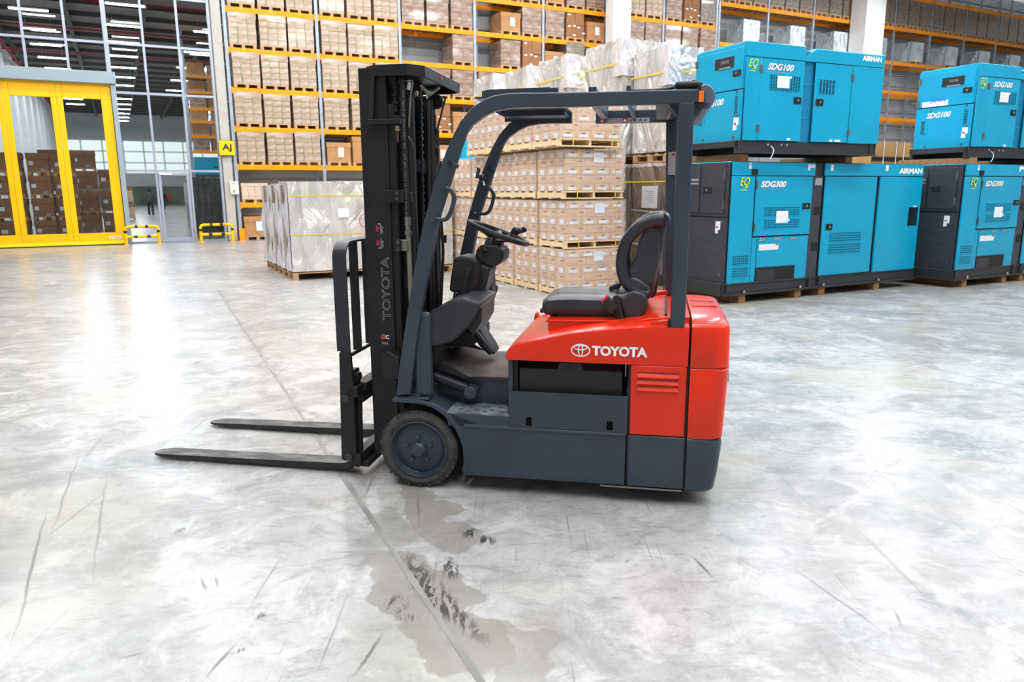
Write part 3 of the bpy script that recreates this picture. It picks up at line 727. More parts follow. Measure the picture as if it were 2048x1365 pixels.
# ---------------------------------------------------------------- generator sets
def seam_panel(t, name, x0, x1, z0, z1, m, y=0., d=.012, side='f', seam=.007):
    bm = new(); bm2 = new()
    if side == 'f':
        box(bm2, x0-seam, x1+seam, y-.004, y+.002, z0-seam, z1+seam); box(bm, x0, x1, y-d, y, z0, z1)
    else:
        box(bm2, y-.004, y+.002, x0-seam, x1+seam, z0-seam, z1+seam); box(bm, y-d, y, x0, x1, z0, z1)
    p = obj(name, bm, m, t, bevel=.004)
    obj('seam', bm2, deepblk, p)
    return p
def grille(t, x0, x1, z0, z1, nx, nz, m, y=-.013, side='f', bw=.35):
    bm = new(); bm2 = new()
    def bx(b_, a0, a1, c0, c1, y0, y1):
        if side == 'f': box(b_, a0, a1, y0, y1, c0, c1)
        else: box(b_, y0, y1, a0, a1, c0, c1)
    bx(bm2, x0, x1, z0, z1, y-.001, y+.001); w_ = (x1-x0)/nx; h = (z1-z0)/nz
    for i in range(nx+1): bx(bm, x0+i*w_-w_*bw/2, x0+i*w_+w_*bw/2, z0, z1, y-.006, y)
    for i in range(nz+1): bx(bm, x0-.004, x1+.004, z0+i*h-h*bw/2, z0+i*h+h*bw/2, y-.007, y)
    g = obj('grille', bm, m, t); obj('grille_opening', bm2, deepblk, g); return g
def latch(t, x0, x1, z0, z1, y=-.013, side='f'):
    bm = new()
    cx, cz = (x0+x1)/2+.0*(x1-x0), (z0+z1)/2
    if side == 'f': box(bm, x0, x1, y-.012, y, z0, z1)
    else: box(bm, y-.012, y, x0, x1, z0, z1)
    l = obj('latch', bm, deepblk, t, bevel=.004)
    bm = new()
    if side == 'f': cyl(bm, (cx, y-.022, cz), (cx, y-.01, cz), .017, 10)
    else: cyl(bm, (y-.022, cx, cz), (y-.01, cx, cz), .017, 10)
    obj('lock', bm, chrome, l)
def hinge(t, x, z, y=-.013, side='f', w_=.05, h=.09, vert=True):
    bm = new()
    a, b_ = (w_/2, h/2) if vert else (h/2, w_/2)
    if side == 'f': box(bm, x-a, x+a, y-.008, y, z-b_, z+b_); cyl(bm, (x, y-.01, z-b_), (x, y-.01, z+b_), .008, 6) if vert else cyl(bm, (x-a, y-.01, z), (x+a, y-.01, z), .008, 6)
    else: box(bm, y-.008, y, x-a, x+a, z-b_, z+b_); cyl(bm, (y-.01, x, z-b_), (y-.01, x, z+b_), .008, 6)
    obj('hinge', bm, steel, t)
def sticker(t, x0, x1, z0, z1, m=paper, y=-.014, side='f', name='sticker'):
    bm = new()
    if side == 'f': box(bm, x0, x1, y-.002, y, z0, z1)
    else: box(bm, y-.002, y, x0, x1, z0, z1)
    return obj(name, bm, m, t)
def eq_logo(t, x0, x1, z0, z1, y=-.016):
    eqg = mat('logo_lime', '#d8f020', .4); eqs = mat('logo_green', '#2a8a3a', .4)
    o = text('logo', 'EQ', eqs, t, (x0+.008, y+.002, z0+.2*(z1-z0)-.006), (1, 0, 0), (0, 0, 1), width=(x1-x0), height=(z1-z0)*.8, bold=0., shear=.35)
    o2 = text('logo_front', 'EQ', eqg, o, (x0, y, z0+.2*(z1-z0)), (1, 0, 0), (0, 0, 1), width=(x1-x0), height=(z1-z0)*.8, bold=0., shear=.35)
    bm = new(); prism(bm, [(x0+.3*(x1-x0), z0+.03), (x0+.62*(x1-x0), z0+.14*(z1-z0)), (x1, z0+.3*(z1-z0)), (x0+.66*(x1-x0), z0+.2*(z1-z0))], y-.002, y-.001); prism(bm, [(x0-.02, z0), (x0+.1, z0-.008), (x1-.03, z0-.002), (x0+.1, z0+.004)], y-.002, y-.001)
    obj('logo_swoosh', bm, eqg, o)
def pts2(t, s, x0, x1, z0, z1, m, name, y=-.015, side='f', **k):
    if side == 'f': return text(name, s, m, t, (x0, y, z0), (1, 0, 0), (0, 0, 1), width=x1-x0, height=z1-z0, **k)
    return text(name, s, m, t, (y, x1, z0), (0, -1, 0), (0, 0, 1), width=abs(x1-x0), height=z1-z0, **k)

def gen300(M, label, group):
    t = thing('generator', label, 'generator', M, group)
    Ln, Wd, H = 4.22, 1.42, 2.01
    bm = new(); box(bm, 0.02, Ln-.01, .01, Wd-.01, .30, H-.01); obj('inner_body', bm, genbase, t)
    # base skid: C-channel with flanges
    bm = new()
    for y0, y1, f in ((-.02, .03, -1), (Wd-.03, Wd+.02, 1)):
        box(bm, -.04, Ln+.02, min(y0, y0-.0), y1, .15, .28)
        box(bm, -.04, Ln+.02, y0-.04 if f < 0 else y0, y1 if f < 0 else y1+.04, .12, .15); box(bm, -.02, Ln, y0-.015 if f < 0 else y0, y1 if f < 0 else y1+.015, .28, .30)
    box(bm, -.06, .0, .02, Wd-.02, .12, .30); box(bm, Ln-.02, Ln+.02, 0, Wd, .12, .30)
    for x in (0, 1.66, 1.88): box(bm, x, x+.03, -.06, .0, .12, .30)
    sk = obj('base_skid', bm, genbase, t, bevel=.004)
    for x in (.33, 1.49, 2.0, 3.3): bm = new(); cyl(bm, (x, -.055, .15), (x, -.055, .19), .018, 8); obj('skid_bolt', bm, chrome, sk)
    # left end panel (dark)
    seam_panel(t, 'end_panel', .02, Wd-.02, 1.25, H-.02, gendark, 0.02, .02, 's')
    lp = seam_panel(t, 'end_panel_lower', .02, Wd-.02, .30, 1.229, gendark, 0.02, .02, 's')
    ed = seam_panel(t, 'control_door', 0.091, 0.563, 1.295, 1.959, gendark, 0.0, .014, 's')
    e2 = seam_panel(t, 'control_door', 0.604, 1.32, 1.295, 1.959, gendark, 0.0, .014, 's')
    sticker(e2, 0.632, 0.784, 1.757, 1.786, greypr, side='s'); sticker(e2, 0.632, 0.784, 1.706, 1.728, greypr, side='s')
    latch(ed, 0.356, 0.51, 1.576, 1.668, -.014, 's')
    hinge(ed, .1, 1.832, 0, 's', .03, .12); hinge(ed, .1, 1.417, 0, 's', .03, .12)
    s_ = sticker(lp, 0.148, 0.246, 1.061, 1.182, paper, 0., 's'); sticker(lp, 0.19, 0.246, 1.01, 1.103, paper, -.002, 's'); sticker(lp, 0.192, 0.233, 1.089, 1.11, redpr, -.004, 's')
    for (y, z) in ((.1, H-.1), (.1, 1.18), (.9, 1.187), (.12, .42), (.8, H-.09)):
        bm = new(); cyl(bm, (-.012, y, z), (0, y, z), .02, 8); obj('screw', bm, steel, t)
    # front: header bands
    zb = 1.824
    seam_panel(t, 'header_band', 0.02, 1.66, zb, H, teal, 0, .03)
    seam_panel(t, 'header_band', 1.876, Ln, zb, H, teal, 0, .03)
    bm = new(); box(bm, 1.66, 1.876, 0.1, .13, zb, H); obj('exhaust_gap', bm, deepblk, t)
    bm = new(); box(bm, 1.682, 1.854, 0.02, .06, zb+.12, zb+.15); obj('red_tag', bm, redpr, t)
    # teal body left of dark column
    c0, c1 = 1.626, 1.889
    seam_panel(t, 'corner_panel', 0.02, 0.446, .30, zb-.01, teal, 0, .03, seam=.003)
    seam_panel(t, 'lower_panel', 0.456, c0-.015, .30, 0.944, teal, 0, .026, seam=.003)
    dr = seam_panel(t, 'door', 0.468, c0-.01, 0.964, zb-.012, teal, -.02, .015)
    hinge(dr, 0.478, 1.693, -.035, w_=.03, h=.12); hinge(dr, 0.478, 1.092, -.035, w_=.03, h=.12)
    grille(dr, 0.66, 1.372, 1.245, 1.379, 24, 4, teal, -.035)
    grille(dr, 0.674, 1.385, 1.069, 1.197, 24, 4, teal, -.035)
    sticker(dr, 0.893, 1.136, 1.143, 1.318, paper, -.043, name='paper_sheet'); sticker(dr, 1.129, 1.17, 1.169, 1.198, paper, -.043)
    latch(dr, 1.428, 1.584, 1.338, 1.427, -.035)
    pts2(dr, 'SDG300', 0.565, 1.071, 1.653, 1.742, mat('shadow_print', '#15506a', .5), 'model_shadow', -.036, bold=.03, shear=.3)
    pts2(dr, 'SDG300', 0.556, 1.061, 1.658, 1.746, white, 'model_text', -.038, bold=.03, shear=.3)
    sticker(dr, 0.56, 1.03, 1.629, 1.634, greypr, -.036)
    eq_logo(t, 0.152, 0.333, 1.624, 1.797, -.04)
    bm = new(); box(bm, 0.371, 0.472, -.05, -.03, 1.832, 1.912); obj('vent_cap', bm, deepblk, t)
    for px in (1497, 1616): pass
    sticker(t, 0.312, 0.359, 1.915, 1.997, paper, -.03); sticker(t, 0.321, 0.35, 1.966, 1.983, redpr, -.033)
    sticker(t, 1.495, 1.537, 1.902, 1.989, paper, -.03); sticker(t, 1.537, 1.643, 1.939, 1.983, paper, -.03)
    fd = seam_panel(t, 'fuel_door', 0.555, 1.359, 0.509, 0.919, teal, -.026, .01, seam=.004)
    for px in (1520.4, 1551, 1582):
        bm = new(); xx = {1520.4: 0.646, 1551: 0.956, 1582: 1.279}[px]; box(bm, xx-.06, xx+.06, -.045, -.034, 0.895, 0.932); obj('hinge', bm, chrome, fd, bevel=.004)
    sticker(fd, 0.594, 0.985, 0.756, 0.841, paper, -.036); sticker(fd, 0.923, 0.974, 0.822, 0.84, redpr, -.038)
    bm = new(); box(bm, 0.545, 1.368, -.028, -.024, .30, 0.498); obj('outlet_opening', bm, deepblk, t)
    bm = new(); box(bm, 0.58, 0.937, -.03, -.028, .31, 0.465); obj('outlet_plate', bm, genbase, t)
    grille(t, 0.097, 0.394, 0.563, 0.7, 8, 4, teal, -.031)
    grille(t, 0.101, 0.399, 0.388, 0.523, 8, 4, teal, -.031)
    # dark column with openings
    bm = new(); box(bm, c0-.005, c1-.03, -.012, .0, .30, zb-.01); dc = obj('dark_column', bm, gendark, t, bevel=.003)
    sticker(dc, 1.693, 1.843, 1.683, 1.79, greypr, -.012)
    for (a, b_, c_, d_) in ((1.71, 1.84, 1.244, 1.368), (1.708, 1.84, 0.698, 0.829)):
        bm = new(); box(bm, a, b_, -.016, -.011, c_, d_); obj('lifting_opening', bm, deepblk, dc)
    # right section
    r0 = c1
    seam_panel(t, 'side_panel', 3.154, Ln, .30, zb-.01, teal, 0, .03, seam=.004)
    d2 = seam_panel(t, 'door', r0, 3.077, .31, zb-.012, teal, -.015, .016)
    latch(d2, 1.976, 2.114, 1.01, 1.104, -.031)
    grille(d2, 2.072, 2.794, 0.823, 0.968, 26, 4, teal, -.031)
    grille(d2, 2.073, 2.8, 0.639, 0.789, 26, 4, teal, -.031)
    pts2(t, 'AIRMAN', 3.59, 4.177, 1.862, 1.951, white, 'brand_text', -.032, bold=.05)
    sticker(t, 4.04, 4.119, 1.297, 1.346, paper, -.03); sticker(t, 4.119, 4.159, 1.189, 1.271, deepblk, -.03)
    seam_panel(t, 'fuel_cover', 3.931, 4.166, 1.026, 1.322, teal, -.03, .004, seam=.003)
    sticker(t, 1.989, 2.044, 1.898, 1.987, paper, -.03); sticker(t, 3.259, 3.32, 1.907, 1.992, paper, -.03)
    bm = new(); box(bm, 0.01, 1.66, 0, Wd, H-.01, H+.004); box(bm, 1.876, Ln, 0, Wd, H-.01, H+.004); obj('roof_panel', bm, teal, t, bevel=.01)
    bm = new(); box(bm, Ln-.01, Ln+.01, 0, Wd, .3, H); obj('rear_panel', bm, teal, t)
    return t

def gen100(M, label, group):
    Z0 = 2.12
    t = thing('generator', label, 'generator', M, group)
    Ln, Wd, H, B = 2.72, 1.03, 3.588, 2.294
    x0 = .085
    bm = new(); box(bm, x0+.01, Ln-.01, .01, Wd-.01, B, H-.06); obj('inner_body', bm, teald, t)
    bm = new()
    for y0 in (-.0, Wd-.06): box(bm, 0, Ln, y0, y0+.05, Z0+.02, B); box(bm, 0, Ln, y0-.03, y0+.06, Z0, Z0+.02)
    box(bm, 0, .04, 0, Wd, B-.09, B); box(bm, Ln-.04, Ln, 0, Wd, Z0, B)
    for x in (.02, Ln-.14): box(bm, x, x+.02, -.02, .02, Z0, B)
    sk = obj('base_skid', bm, genbase, t, bevel=.004)
    for x in (.55, .8, .9): bm = new(); cyl(bm, (x, -.02, B-.05), (x, 0, B-.05), .02, 8); obj('drain_plug', bm, chrome, sk)
    bm = new(); tube(bm, smoothpts([(.62, -.01, B-.07), (.63, -.05, B-.12), (.6, -.06, Z0-.02), (.57, -.05, Z0-.07)]), .006, 6); obj('drain_hose', bm, white, sk)
    bm = new(); box(bm, .3, .38, Wd*.2, Wd*.8, Z0+.02, Z0+.09); obj('cross_member', bm, deepblk, sk)
    # left end
    ep = seam_panel(t, 'end_panel', .01, Wd-.01, B, 2.966, teal, x0, .02, 's')
    ed = seam_panel(t, 'control_door', 0.022, 0.995, 2.979, 3.519, teal, x0, .024, 's')
    bm = new(); box(bm, x0-.01, x0+.02, 0, Wd, 2.979, H-.02); obj('end_frame', bm, teal, t, bevel=.004)
    bm = new(); box(bm, x0-.034, x0-.02, 0.205, 0.593, 3.282, 3.427); wn = obj('window', bm, deepblk, ed, bevel=.012)
    sticker(wn, 0.301, 0.465, 3.345, 3.385, mat('dim_grey', '#5a5c5e', .6), x0-.034, 's'); sticker(wn, 0.26, 0.497, 3.279, 3.295, greypr, x0-.034, 's')
    latch(ed, 0.057, 0.21, 3.149, 3.231, x0-.024, 's')
    for z in (3.413, 3.062): hinge(ed, Wd-.03, z, x0-.024, 's', .06, .1)
    pts2(ep, 'SDG100', 0.381, 0.815, 2.796, 2.886, white, 'model_text', x0-.022, 's', bold=.03, shear=.3)
    grille(ep, 0.062, 0.171, 2.636, 2.888, 1, 10, teal, x0-.02, 's', .4)
    grille(ep, 0.804, 0.93, 2.546, 2.758, 1, 10, teal, x0-.02, 's', .4)
    sticker(ep, 0.056, 0.155, 2.503, 2.603, paper, x0-.02, 's'); sticker(ep, 0.09, 0.16, 2.438, 2.525, paper, x0-.022, 's'); sticker(ep, 0.102, 0.142, 2.504, 2.531, redpr, x0-.024, 's')
    for (y, z) in ((.12, 2.946), (.75, 2.926), (.1, 2.638), (.15, B+.05), (.8, B+.05)):
        bm = new(); cyl(bm, (x0-.035, y, z), (x0-.018, y, z), .018, 8); obj('screw', bm, steel, t)
    # front
    g0, g1 = 1.131, 1.34
    zb = 3.39
    bm = new(); box(bm, x0, g0, -.03, .3, zb, H-.005); prism(bm, [(-.03, H-.04), (-.015, H), (Wd-.03, H), (Wd, H-.04)], x0, g0, 'x'); obj('header_band', bm, teal, t, bevel=.008)
    H2 = 3.574
    bm = new(); box(bm, g1, Ln, -.03, .3, zb, H2-.01); prism(bm, [(-.03, H2-.04), (-.015, H2), (Wd-.03, H2), (Wd, H2-.04)], g1, Ln, 'x'); box(bm, g0, g1, .05, .3, zb, H2-.04); obj('header_band', bm, teal, t, bevel=.008)
    bm = new(); prism(bm, [(g0-.02, zb), (g0-.02, zb+.02), (g1+.01, H2), (g1+.01, zb)], -.028, .1); obj('slanted_joint', bm, teal, t)
    bm = new(); cyl(bm, (g0+.02, .02, H-.12), (g0+.02, .02, H-.02), .02, 8); obj('red_tag', bm, redpr, t)
    seam_panel(t, 'corner_panel', x0, 0.327, B, zb-.008, teal, 0, .03, seam=.003)
    d1 = seam_panel(t, 'door', 0.328, g0-.005, B+.005, zb-.01, teal, -.016, .014, seam=.005)
    eq_logo(t, 0.107, 0.273, 3.207, 3.36, -.034)
    pts2(d1, 'SDG100', 0.453, 0.931, 3.23, 3.318, mat('shadow_print', '#15506a', .5), 'model_shadow', -.031, bold=.03, shear=.3)
    pts2(d1, 'SDG100', 0.444, 0.922, 3.236, 3.324, white, 'model_text', -.033, bold=.03, shear=.3)
    sticker(d1, 0.431, 0.867, 3.206, 3.211, greypr, -.03)
    grille(d1, 0.501, 1.058, 2.976, 3.174, 12, 10, teal, -.03, bw=.28)
    sticker(d1, 0.628, 0.852, 3.008, 3.166, paper, -.038, name='paper_sheet'); sticker(d1, 0.849, 0.891, 3.14, 3.167, paper, -.038)
    latch(d1, 0.958, 1.095, 2.809, 2.9, -.03)
    for z in (3.242, 2.46): hinge(d1, 0.335, z, -.03, w_=.06, h=.09)
    bm = new()
    for z in (3.09, 2.628): box(bm, g0, g1, .005, .03, z-.006, z+.006)
    obj('recess_rib', bm, teal, t)
    d2 = seam_panel(t, 'door', g1, 2.065, B+.005, zb-.01, teal, -.016, .014, seam=.005)
    seam_panel(t, 'side_panel', 2.079, Ln, B, zb-.008, teal, 0, .03, seam=.003)
    grille(d2, 1.422, 1.732, 2.97, 3.161, 5, 10, teal, -.03, bw=.28)
    latch(d2, 1.382, 1.524, 2.803, 2.896, -.03)
    for z in (3.221, 2.445): hinge(d2, 2.078, z, -.03, w_=.06, h=.09)
    pts2(t, 'AIRMAN', 2.243, 2.642, 3.466, 3.538, white, 'brand_text', -.032, bold=.05)
    for (px, pz) in ((0.914, B+.03), (1.736, B+.03), (1.837, B+.03), (1.898, B+.03)): sticker(t, px-.03, px+.03, pz-.015, pz+.015, paper, -.03)
    bm = new(); box(bm, Ln-.01, Ln+.005, 0, Wd, B, H2-.02); obj('rear_panel', bm, teal, t)
    return t
def bearers(M, xs, y0, y1, z, h, w_, lab, grp):
    for i, x in enumerate(xs):
        bm = new(); box(bm, x, x+w_, y0, y1, z, z+h); o = obj('timber_bearer', bm, woodbrn, None, bevel=.006); o.matrix_world = M
        tag(o, lab[i] if i < len(lab) else lab[-1], 'timber', grp)
GAM, GBM, GCM, GDM = FRM((3.061, 10.562), 62.3), FRM((3.096, 10.476), 65), FRM((7.317, 12.229), 62.3), FRM((7.4, 12.38), 65.3)
ga = gen300(GAM, 'large teal generator with dark grey end, lower left, directly behind the forklift', 'large teal generators on the floor'); remember(ga)
dup(ga, GCM, 'large teal generator with dark grey end, lower right, cut by the photo edge', 'large teal generators on the floor')
gb = gen100(GBM, 'smaller all-teal generator stacked on the lower left large one', 'small teal generators on top'); remember(gb)
g4 = dup(gb, GDM, 'smaller all-teal generator stacked on the lower right large one', 'small teal generators on top')
js = sticker(g4, .45, .92, 2.984, 3.074, paper, .06, 's', 'country_sticker')
pts2(g4, 'JAPAN', .5, .78, 3.034, 3.104, mat('blue_print', '#2a5cc0', .5), 'sticker_text', .055, 's', bold=.02)
for M_, who in ((GAM, 'left'), (GCM, 'right')):
    bearers(M_, [.27, 1.42, 1.95, 3.25], -.02, 1.4, 0, .118, .13, ['timber block under the near end of the lower %s generator' % who, 'second timber block under the lower %s generator' % who, 'third timber block under the lower %s generator' % who, 'last timber block under the far end of the lower %s generator' % who], 'timber bearers under the large generators')
    bearers(M_, [.18, 2.35], -.0, 1.3, 2.016, .1, .14, ['brown timber beam between the stacked %s generators, near end' % who, 'brown timber beam between the stacked %s generators, far end' % who], 'timber beams between the stacked generators')

# ---------------------------------------------------------------- foil wrapped row on the left
FM = FRM((-4.054, 13.668), 63)
def drape(W, D, H, z0, seed, m, t, name='foil_cover', amp=.02, **k): return obj(name, foil_body(W, D, H, z0, seed, amp, **k), m, t, smooth=True)
fl_l = ['long silver foil load nearest the forklift mast, with a white paper on its side', 'middle one of the three long silver foil loads in the row', 'rearmost of the three long silver foil loads, nearest the racking']
for i in range(3):
    t = thing('foil_wrapped_load', fl_l[i], 'pallet load', FM @ T(0, i*1.0), 'long foil loads left of the forklift')
    W, D, H = 3.22, .92, 1.64-.03*i
    pallet_parts(t, W, D, wood, blocks=5)
    drape(W-.02, D-.03, H, .16, 20+i, foil, t, nx=30, nz=20, amp=.016)
    strap_ring(t, W, D-.02, .83, off=.01); strap_ring(t, W, D-.02, 1.54, off=.01)
    # loose film flap at the left corner
    for (y0, y1, s) in ((.02, .22, 1), (.62, .86, 2)):
        bm = new(); n = 16; rnd = random.Random(i*5+s)
        rows = []
        for k in range(n+1):
            z = .18+(H-.05)*k/n; a = .035*math.sin(k*.7+s)+.03; rows.append([bm.verts.new((-.012, y0, z)), bm.verts.new((-.045-a*.6, (y0+y1)/2+.02*math.sin(k*.9), z)), bm.verts.new((-.012, y1, z))])
        for a, b_ in zip(rows, rows[1:]):
            for j in range(2): bm.faces.new((a[j], a[j+1], b_[j+1], b_[j]))
        obj('film_flap', bm, filmclear, t, smooth=True)
    bm = new(); box(bm, -.024, -.02, .3, .6, .2, 1.74); obj('board_edge', bm, foilbrown, t)
    bm = new(); box(bm, -.03, -.026, .38, .5, 1.15, 1.4); obj('paper_label', bm, paper, t)
    if i == 0:
        a, b_ = (0.881, 1.312), (1.1, 1.141)
        bm = new(); box(bm, a[0], b_[0], -.032, -.028, b_[1], a[1]); o = obj('paper_label', bm, paper, t)
        bm = new(); tube(bm, [(1.328+.09*math.cos(q*.5)+.05, -.034, 1.08+.12*math.sin(q*.5)) for q in range(0, 11)], .006, 4); obj('red_mark', bm, redpr, t)
# ---------------------------------------------------------------- carton stacks in the middle
CM = FRM((0.834, 11.366), 63)
def carton_load(key, side_layers=True):
    # 5 layers of cartons on a stringer pallet: 4 by 3 per layer, layers turned alternately
    t = thing('carton_load', 'x', 'pallet load', M0)
    W, D, Hp, h = 1.07, .84, .115, .125
    bm = new()
    for x in (0, W/2-.02, W-.04): box(bm, x, x+.04, .02, D-.02, .018, Hp-.02)
    for x in (0, W/2-.02, W-.04): pass
    pal = obj('pallet', bm, woodpale, t)
    for y in (0, D*.3, D*.6, D-.1):
        bm = new(); box(bm, -.01, W+.01, y, y+.1, Hp-.018, Hp); obj('deck_board', bm, woodpale, pal)
    for y in (0, D*.45, D-.1):
        bm = new(); box(bm, -.01, W+.01, y, y+.1, 0, .018); obj('bottom_board', bm, woodpale, pal)
    bm = new(); box(bm, -.012, 0, 0, D, .02, Hp-.02); obj('side_board', bm, woodpale, pal)
    bmc = new(); box(bmc, 0, W/4-.004, 0, D/3-.004, 0, h-.004); c1 = obj('carton', bmc, cardp, t)
    bmc = new(); box(bmc, 0, W/3-.004, 0, D/3-.004, 0, h-.004); c2 = obj('carton', bmc, cardp, t)
    bml = new(); box(bml, .05, W/4-.05, -.004, -.002, .02, .065); l1 = obj('label', bml, paper, c1)
    bml = new(); box(bml, .10, W/4-.10, -.004, -.002, .072, .085); l1d = obj('handhole', bml, deepblk, c1)
    bml = new(); box(bml, -.004, -.002, .07, D/3-.09, .01, .085); l1b = obj('label', bml, paper, c1)
    bml = new(); box(bml, .2, W/3-.05, -.004, -.002, .06, .085); l2 = obj('red_print', bml, redpr, c2)
    bml = new(); box(bml, -.004, -.002, .05, D/3-.12, .065, .09); l2b = obj('red_print', bml, cardprint, c2)
    for c_ in (l1, l1d, l1b, l2, l2b): c_.parent = None
    used = [False, False]
    rnd = random.Random(3)
    def place(kind, x, y, z, front, left):
        base = c1 if kind == 0 else c2
        if not used[kind]: c_ = base; used[kind] = True
        else: c_ = base.copy(); C.objects.link(c_)
        c_.parent = t; c_.location = (x+rnd.uniform(-.003, .003), y+rnd.uniform(-.005, .003), z)
        if front:
            for q in ([l1, l1d] if kind == 0 else [l2]):
                d = q.copy(); C.objects.link(d); d.parent = c_
        if left:
            d = (l1b if kind == 0 else l2b).copy(); C.objects.link(d); d.parent = c_
    for k in range(5):
        kind = 0 if k % 2 == 0 else 1; nx = 4 if kind == 0 else 3
        for i in range(nx):
            for j in range(3):
                if 0 < i < nx-1 and j > 0: continue
                place(kind, i*W/nx, j*D/3, Hp+k*h, j == 0, i == 0)
    for q in (l1, l1d, l1b, l2, l2b): bpy.data.objects.remove(q)
    bm = new(); box(bm, W/nx, W-W/nx, D/3, D-.01, Hp, Hp+5*h-.01); obj('inner_cartons', bm, cardp, t)['kind'] = 'stuff'
    for x in (.21, W-.17):
        bm = new(); z = Hp-.1; box(bm, x, x+.016, -.012, -.008, 0, Hp+5*h+.004); box(bm, x, x+.016, -.012, D+.01, Hp+5*h, Hp+5*h+.003); obj('strap', bm, straps, t)
    bm = new(); box(bm, .5, .68, -.016, -.012, Hp+5*h-.19, Hp+5*h-.04); obj('paper_sheet', bm, paper, t)
    bm = new()
    a = -.018; e = Hp+.02; f = Hp+5*h+.012
    v = [[bm.verts.new((x, y, z)) for z in (e, e+.2, e+.42, f)] for x, y in ((a, D*.98), (a, D*.5), (a, a), (W*.5, a-.003), (W-a, a), (W-a, D*.6))]
    for i in range(5):
        for j in range(3): bm.faces.new((v[i][j], v[i+1][j], v[i+1][j+1], v[i][j+1]))
    obj('stretch_film', bm, film, t)
    return reg(key, t)
carton_load('S')
def SH(i): return ['first', 'second', 'third', 'fourth', 'fifth', 'sixth'][i]
tiers = [(0.0, 'bottom'), (.742, 'second'), (1.50, 'third'), (2.265, 'top')]
rnd = random.Random(9)
for ti, (z, tn) in enumerate(tiers):
    for j in range(6):
        if ti == 3 and j > 3: continue
        u = (0, 0, -.02, -.19)[ti]+rnd.uniform(-.02, .02); v = j*.865+(.02 if ti else 0)
        if ti == 3: v = -.12+j*.89; u = -.19+.02*j
        if ti == 2: u = -.03-.0*j+(.04 if j > 1 else 0); v = .0+j*.89
        put('S', u, z, v, 'strapped small-carton pallet load, %s tier, %s stack counted from the seat backwards' % (tn, SH(j)), 'strapped carton pallets behind the forklift', M=CM, sc_=(1, 1, .985))
# second file of stacks to the left, seen between the guard posts
for k, (u, v, z, key) in enumerate([(-.75, 5.6, 0, 'S'), (-.75, 5.6, .742, 'S'), (-.75, 5.6, 1.5, 'S'), (-.75, 6.6, 0, 'S'), (-.75, 6.6, .742, 'S')]):
    put(key, u, z, v, 'strapped carton pallet seen through the guard posts, %s tier, %s of the left file' % (('bottom', 'second', 'third', 'bottom', 'second')[k], 'front' if k < 3 else 'rear'), 'strapped carton pallets behind the forklift', M=CM)

# ---------------------------------------------------------------- tall foil covered piles right of the cartons
def foil_pile(u, v, W, D, ztop, label, z1=2.05, lower=True, seed=1, low=None):
    t = thing('foil_covered_pile', label, 'pallet load', CM @ T(u, v), 'foil covered piles behind the cartons')
    p = pallet_parts(t, W, D, wood); p.location = (0, 0, z1+.02)
    drape(W+.03, D+.03, ztop-z1-.2, z1+.18, seed, foil, t, amp=.03, nx=12, ny=14, nz=16, flare=.02)
    strap_ring(t, W+.04, D+.04, ztop-.42, off=.03, w=.025)
    # gathered corner of the sheet
    bm = new(); k = 12; rows = []
    for i in range(k+1):
        z = ztop-.02-i*.05; a = .04+.05*math.sin(i*.4); rows.append([bm.verts.new((-.02, -.0+.22-a, z)), bm.verts.new((-.07-a*.3, -.06-a*.3, z)), bm.verts.new((.24-a, -.03, z))])
    for a, b_ in zip(rows, rows[1:]):
        for j in range(2): bm.faces.new((a[j], a[j+1], b_[j+1], b_[j]))
    obj('gathered_corner', bm, filmclear, t, smooth=True)
    return t
def low_pile(u, v, W, D, H, label, m=foilbrown, seed=3):
    t = thing('film_wrapped_load', label, 'pallet load', CM @ T(u, v), 'film wrapped loads on the floor')
    pallet_parts(t, W, D, wood)
    drape(W, D, H-.18, .14, seed, m, t, amp=.008, nz=8)
    drape(W+.02, D+.02, .06, H-.05, seed+1, filmclear, t, amp=.01, nz=2, name='white_top_sheet')
    strap_ring(t, W+.02, D+.02, H-.3, m=strapsv, off=.012, w=.02)
    bm = new(); box(bm, -.022, -.018, .2, .62, H-.72, H-.36); o = obj('document_pouch', bm, paper, t)
    for k in range(6): bm = new(); box(bm, -.0245, -.0225, .3, .5-.03*(k % 3), H-.45-.035*k, H-.442-.035*k); obj('text_line', bm, greypr, o)
    for z in (H-.78, H-1.35):
        bm = new(); tube(bm, smoothpts([(-.03, .02, z-.03), (-.03, .4, z), (-.03, D-.04, z+.02)]), .01, 5); obj('rolled_film_edge', bm, filmclear, t)
    return t
foil_pile(1.84, -.06, .62, .93, 3.86, 'nearest silver foil pile, partly hidden by the upper left generator')
low_pile(1.84, -.06, .62, .93, 2.05, 'brown film-wrapped load with a document pouch and yellow strap, behind the seat')
zt = [4.12, 4.13, 4.14, 4.2]
for j, (v, D) in enumerate([(.98, 1.1), (2.72, 1.13), (4.25, 1.1), (5.85, 1.15)]):
    foil_pile(1.66, v, 1.15, D, zt[j], '%s silver foil pile in the file, counted from the upper left generator' % ['second', 'third', 'fourth', 'last'][j], seed=30+j)
    low_pile(1.66, v, 1.15, D, 2.05, '%s film-wrapped floor load under the foil piles' % ['second', 'third', 'fourth', 'last'][j], seed=50+j)
# lone foil column seen left of the cartons
t = thing('foil_covered_pile', 'narrow silver foil column left of the cartons, seen inside the guard curve', 'pallet load', CM @ T(-.35, 6.3), 'foil covered piles behind the cartons')
drape(.5, .9, 1.3, 2.42, 71, foil, t, amp=.02); strap_ring(t, .52, .92, 3.35, off=.02)
p = pallet_parts(t, .5, .9, wood); p.location = (0, 0, 2.27)
t2 = thing('boxed_load', 'plain brown carton block under the narrow foil column', 'pallet load', CM @ T(-.35, 6.3)); carton_grid(t2, .5, .9, 2.1, 2, 8, .14, cardp, seed=4); pallet_simple(t2, .5, .9)
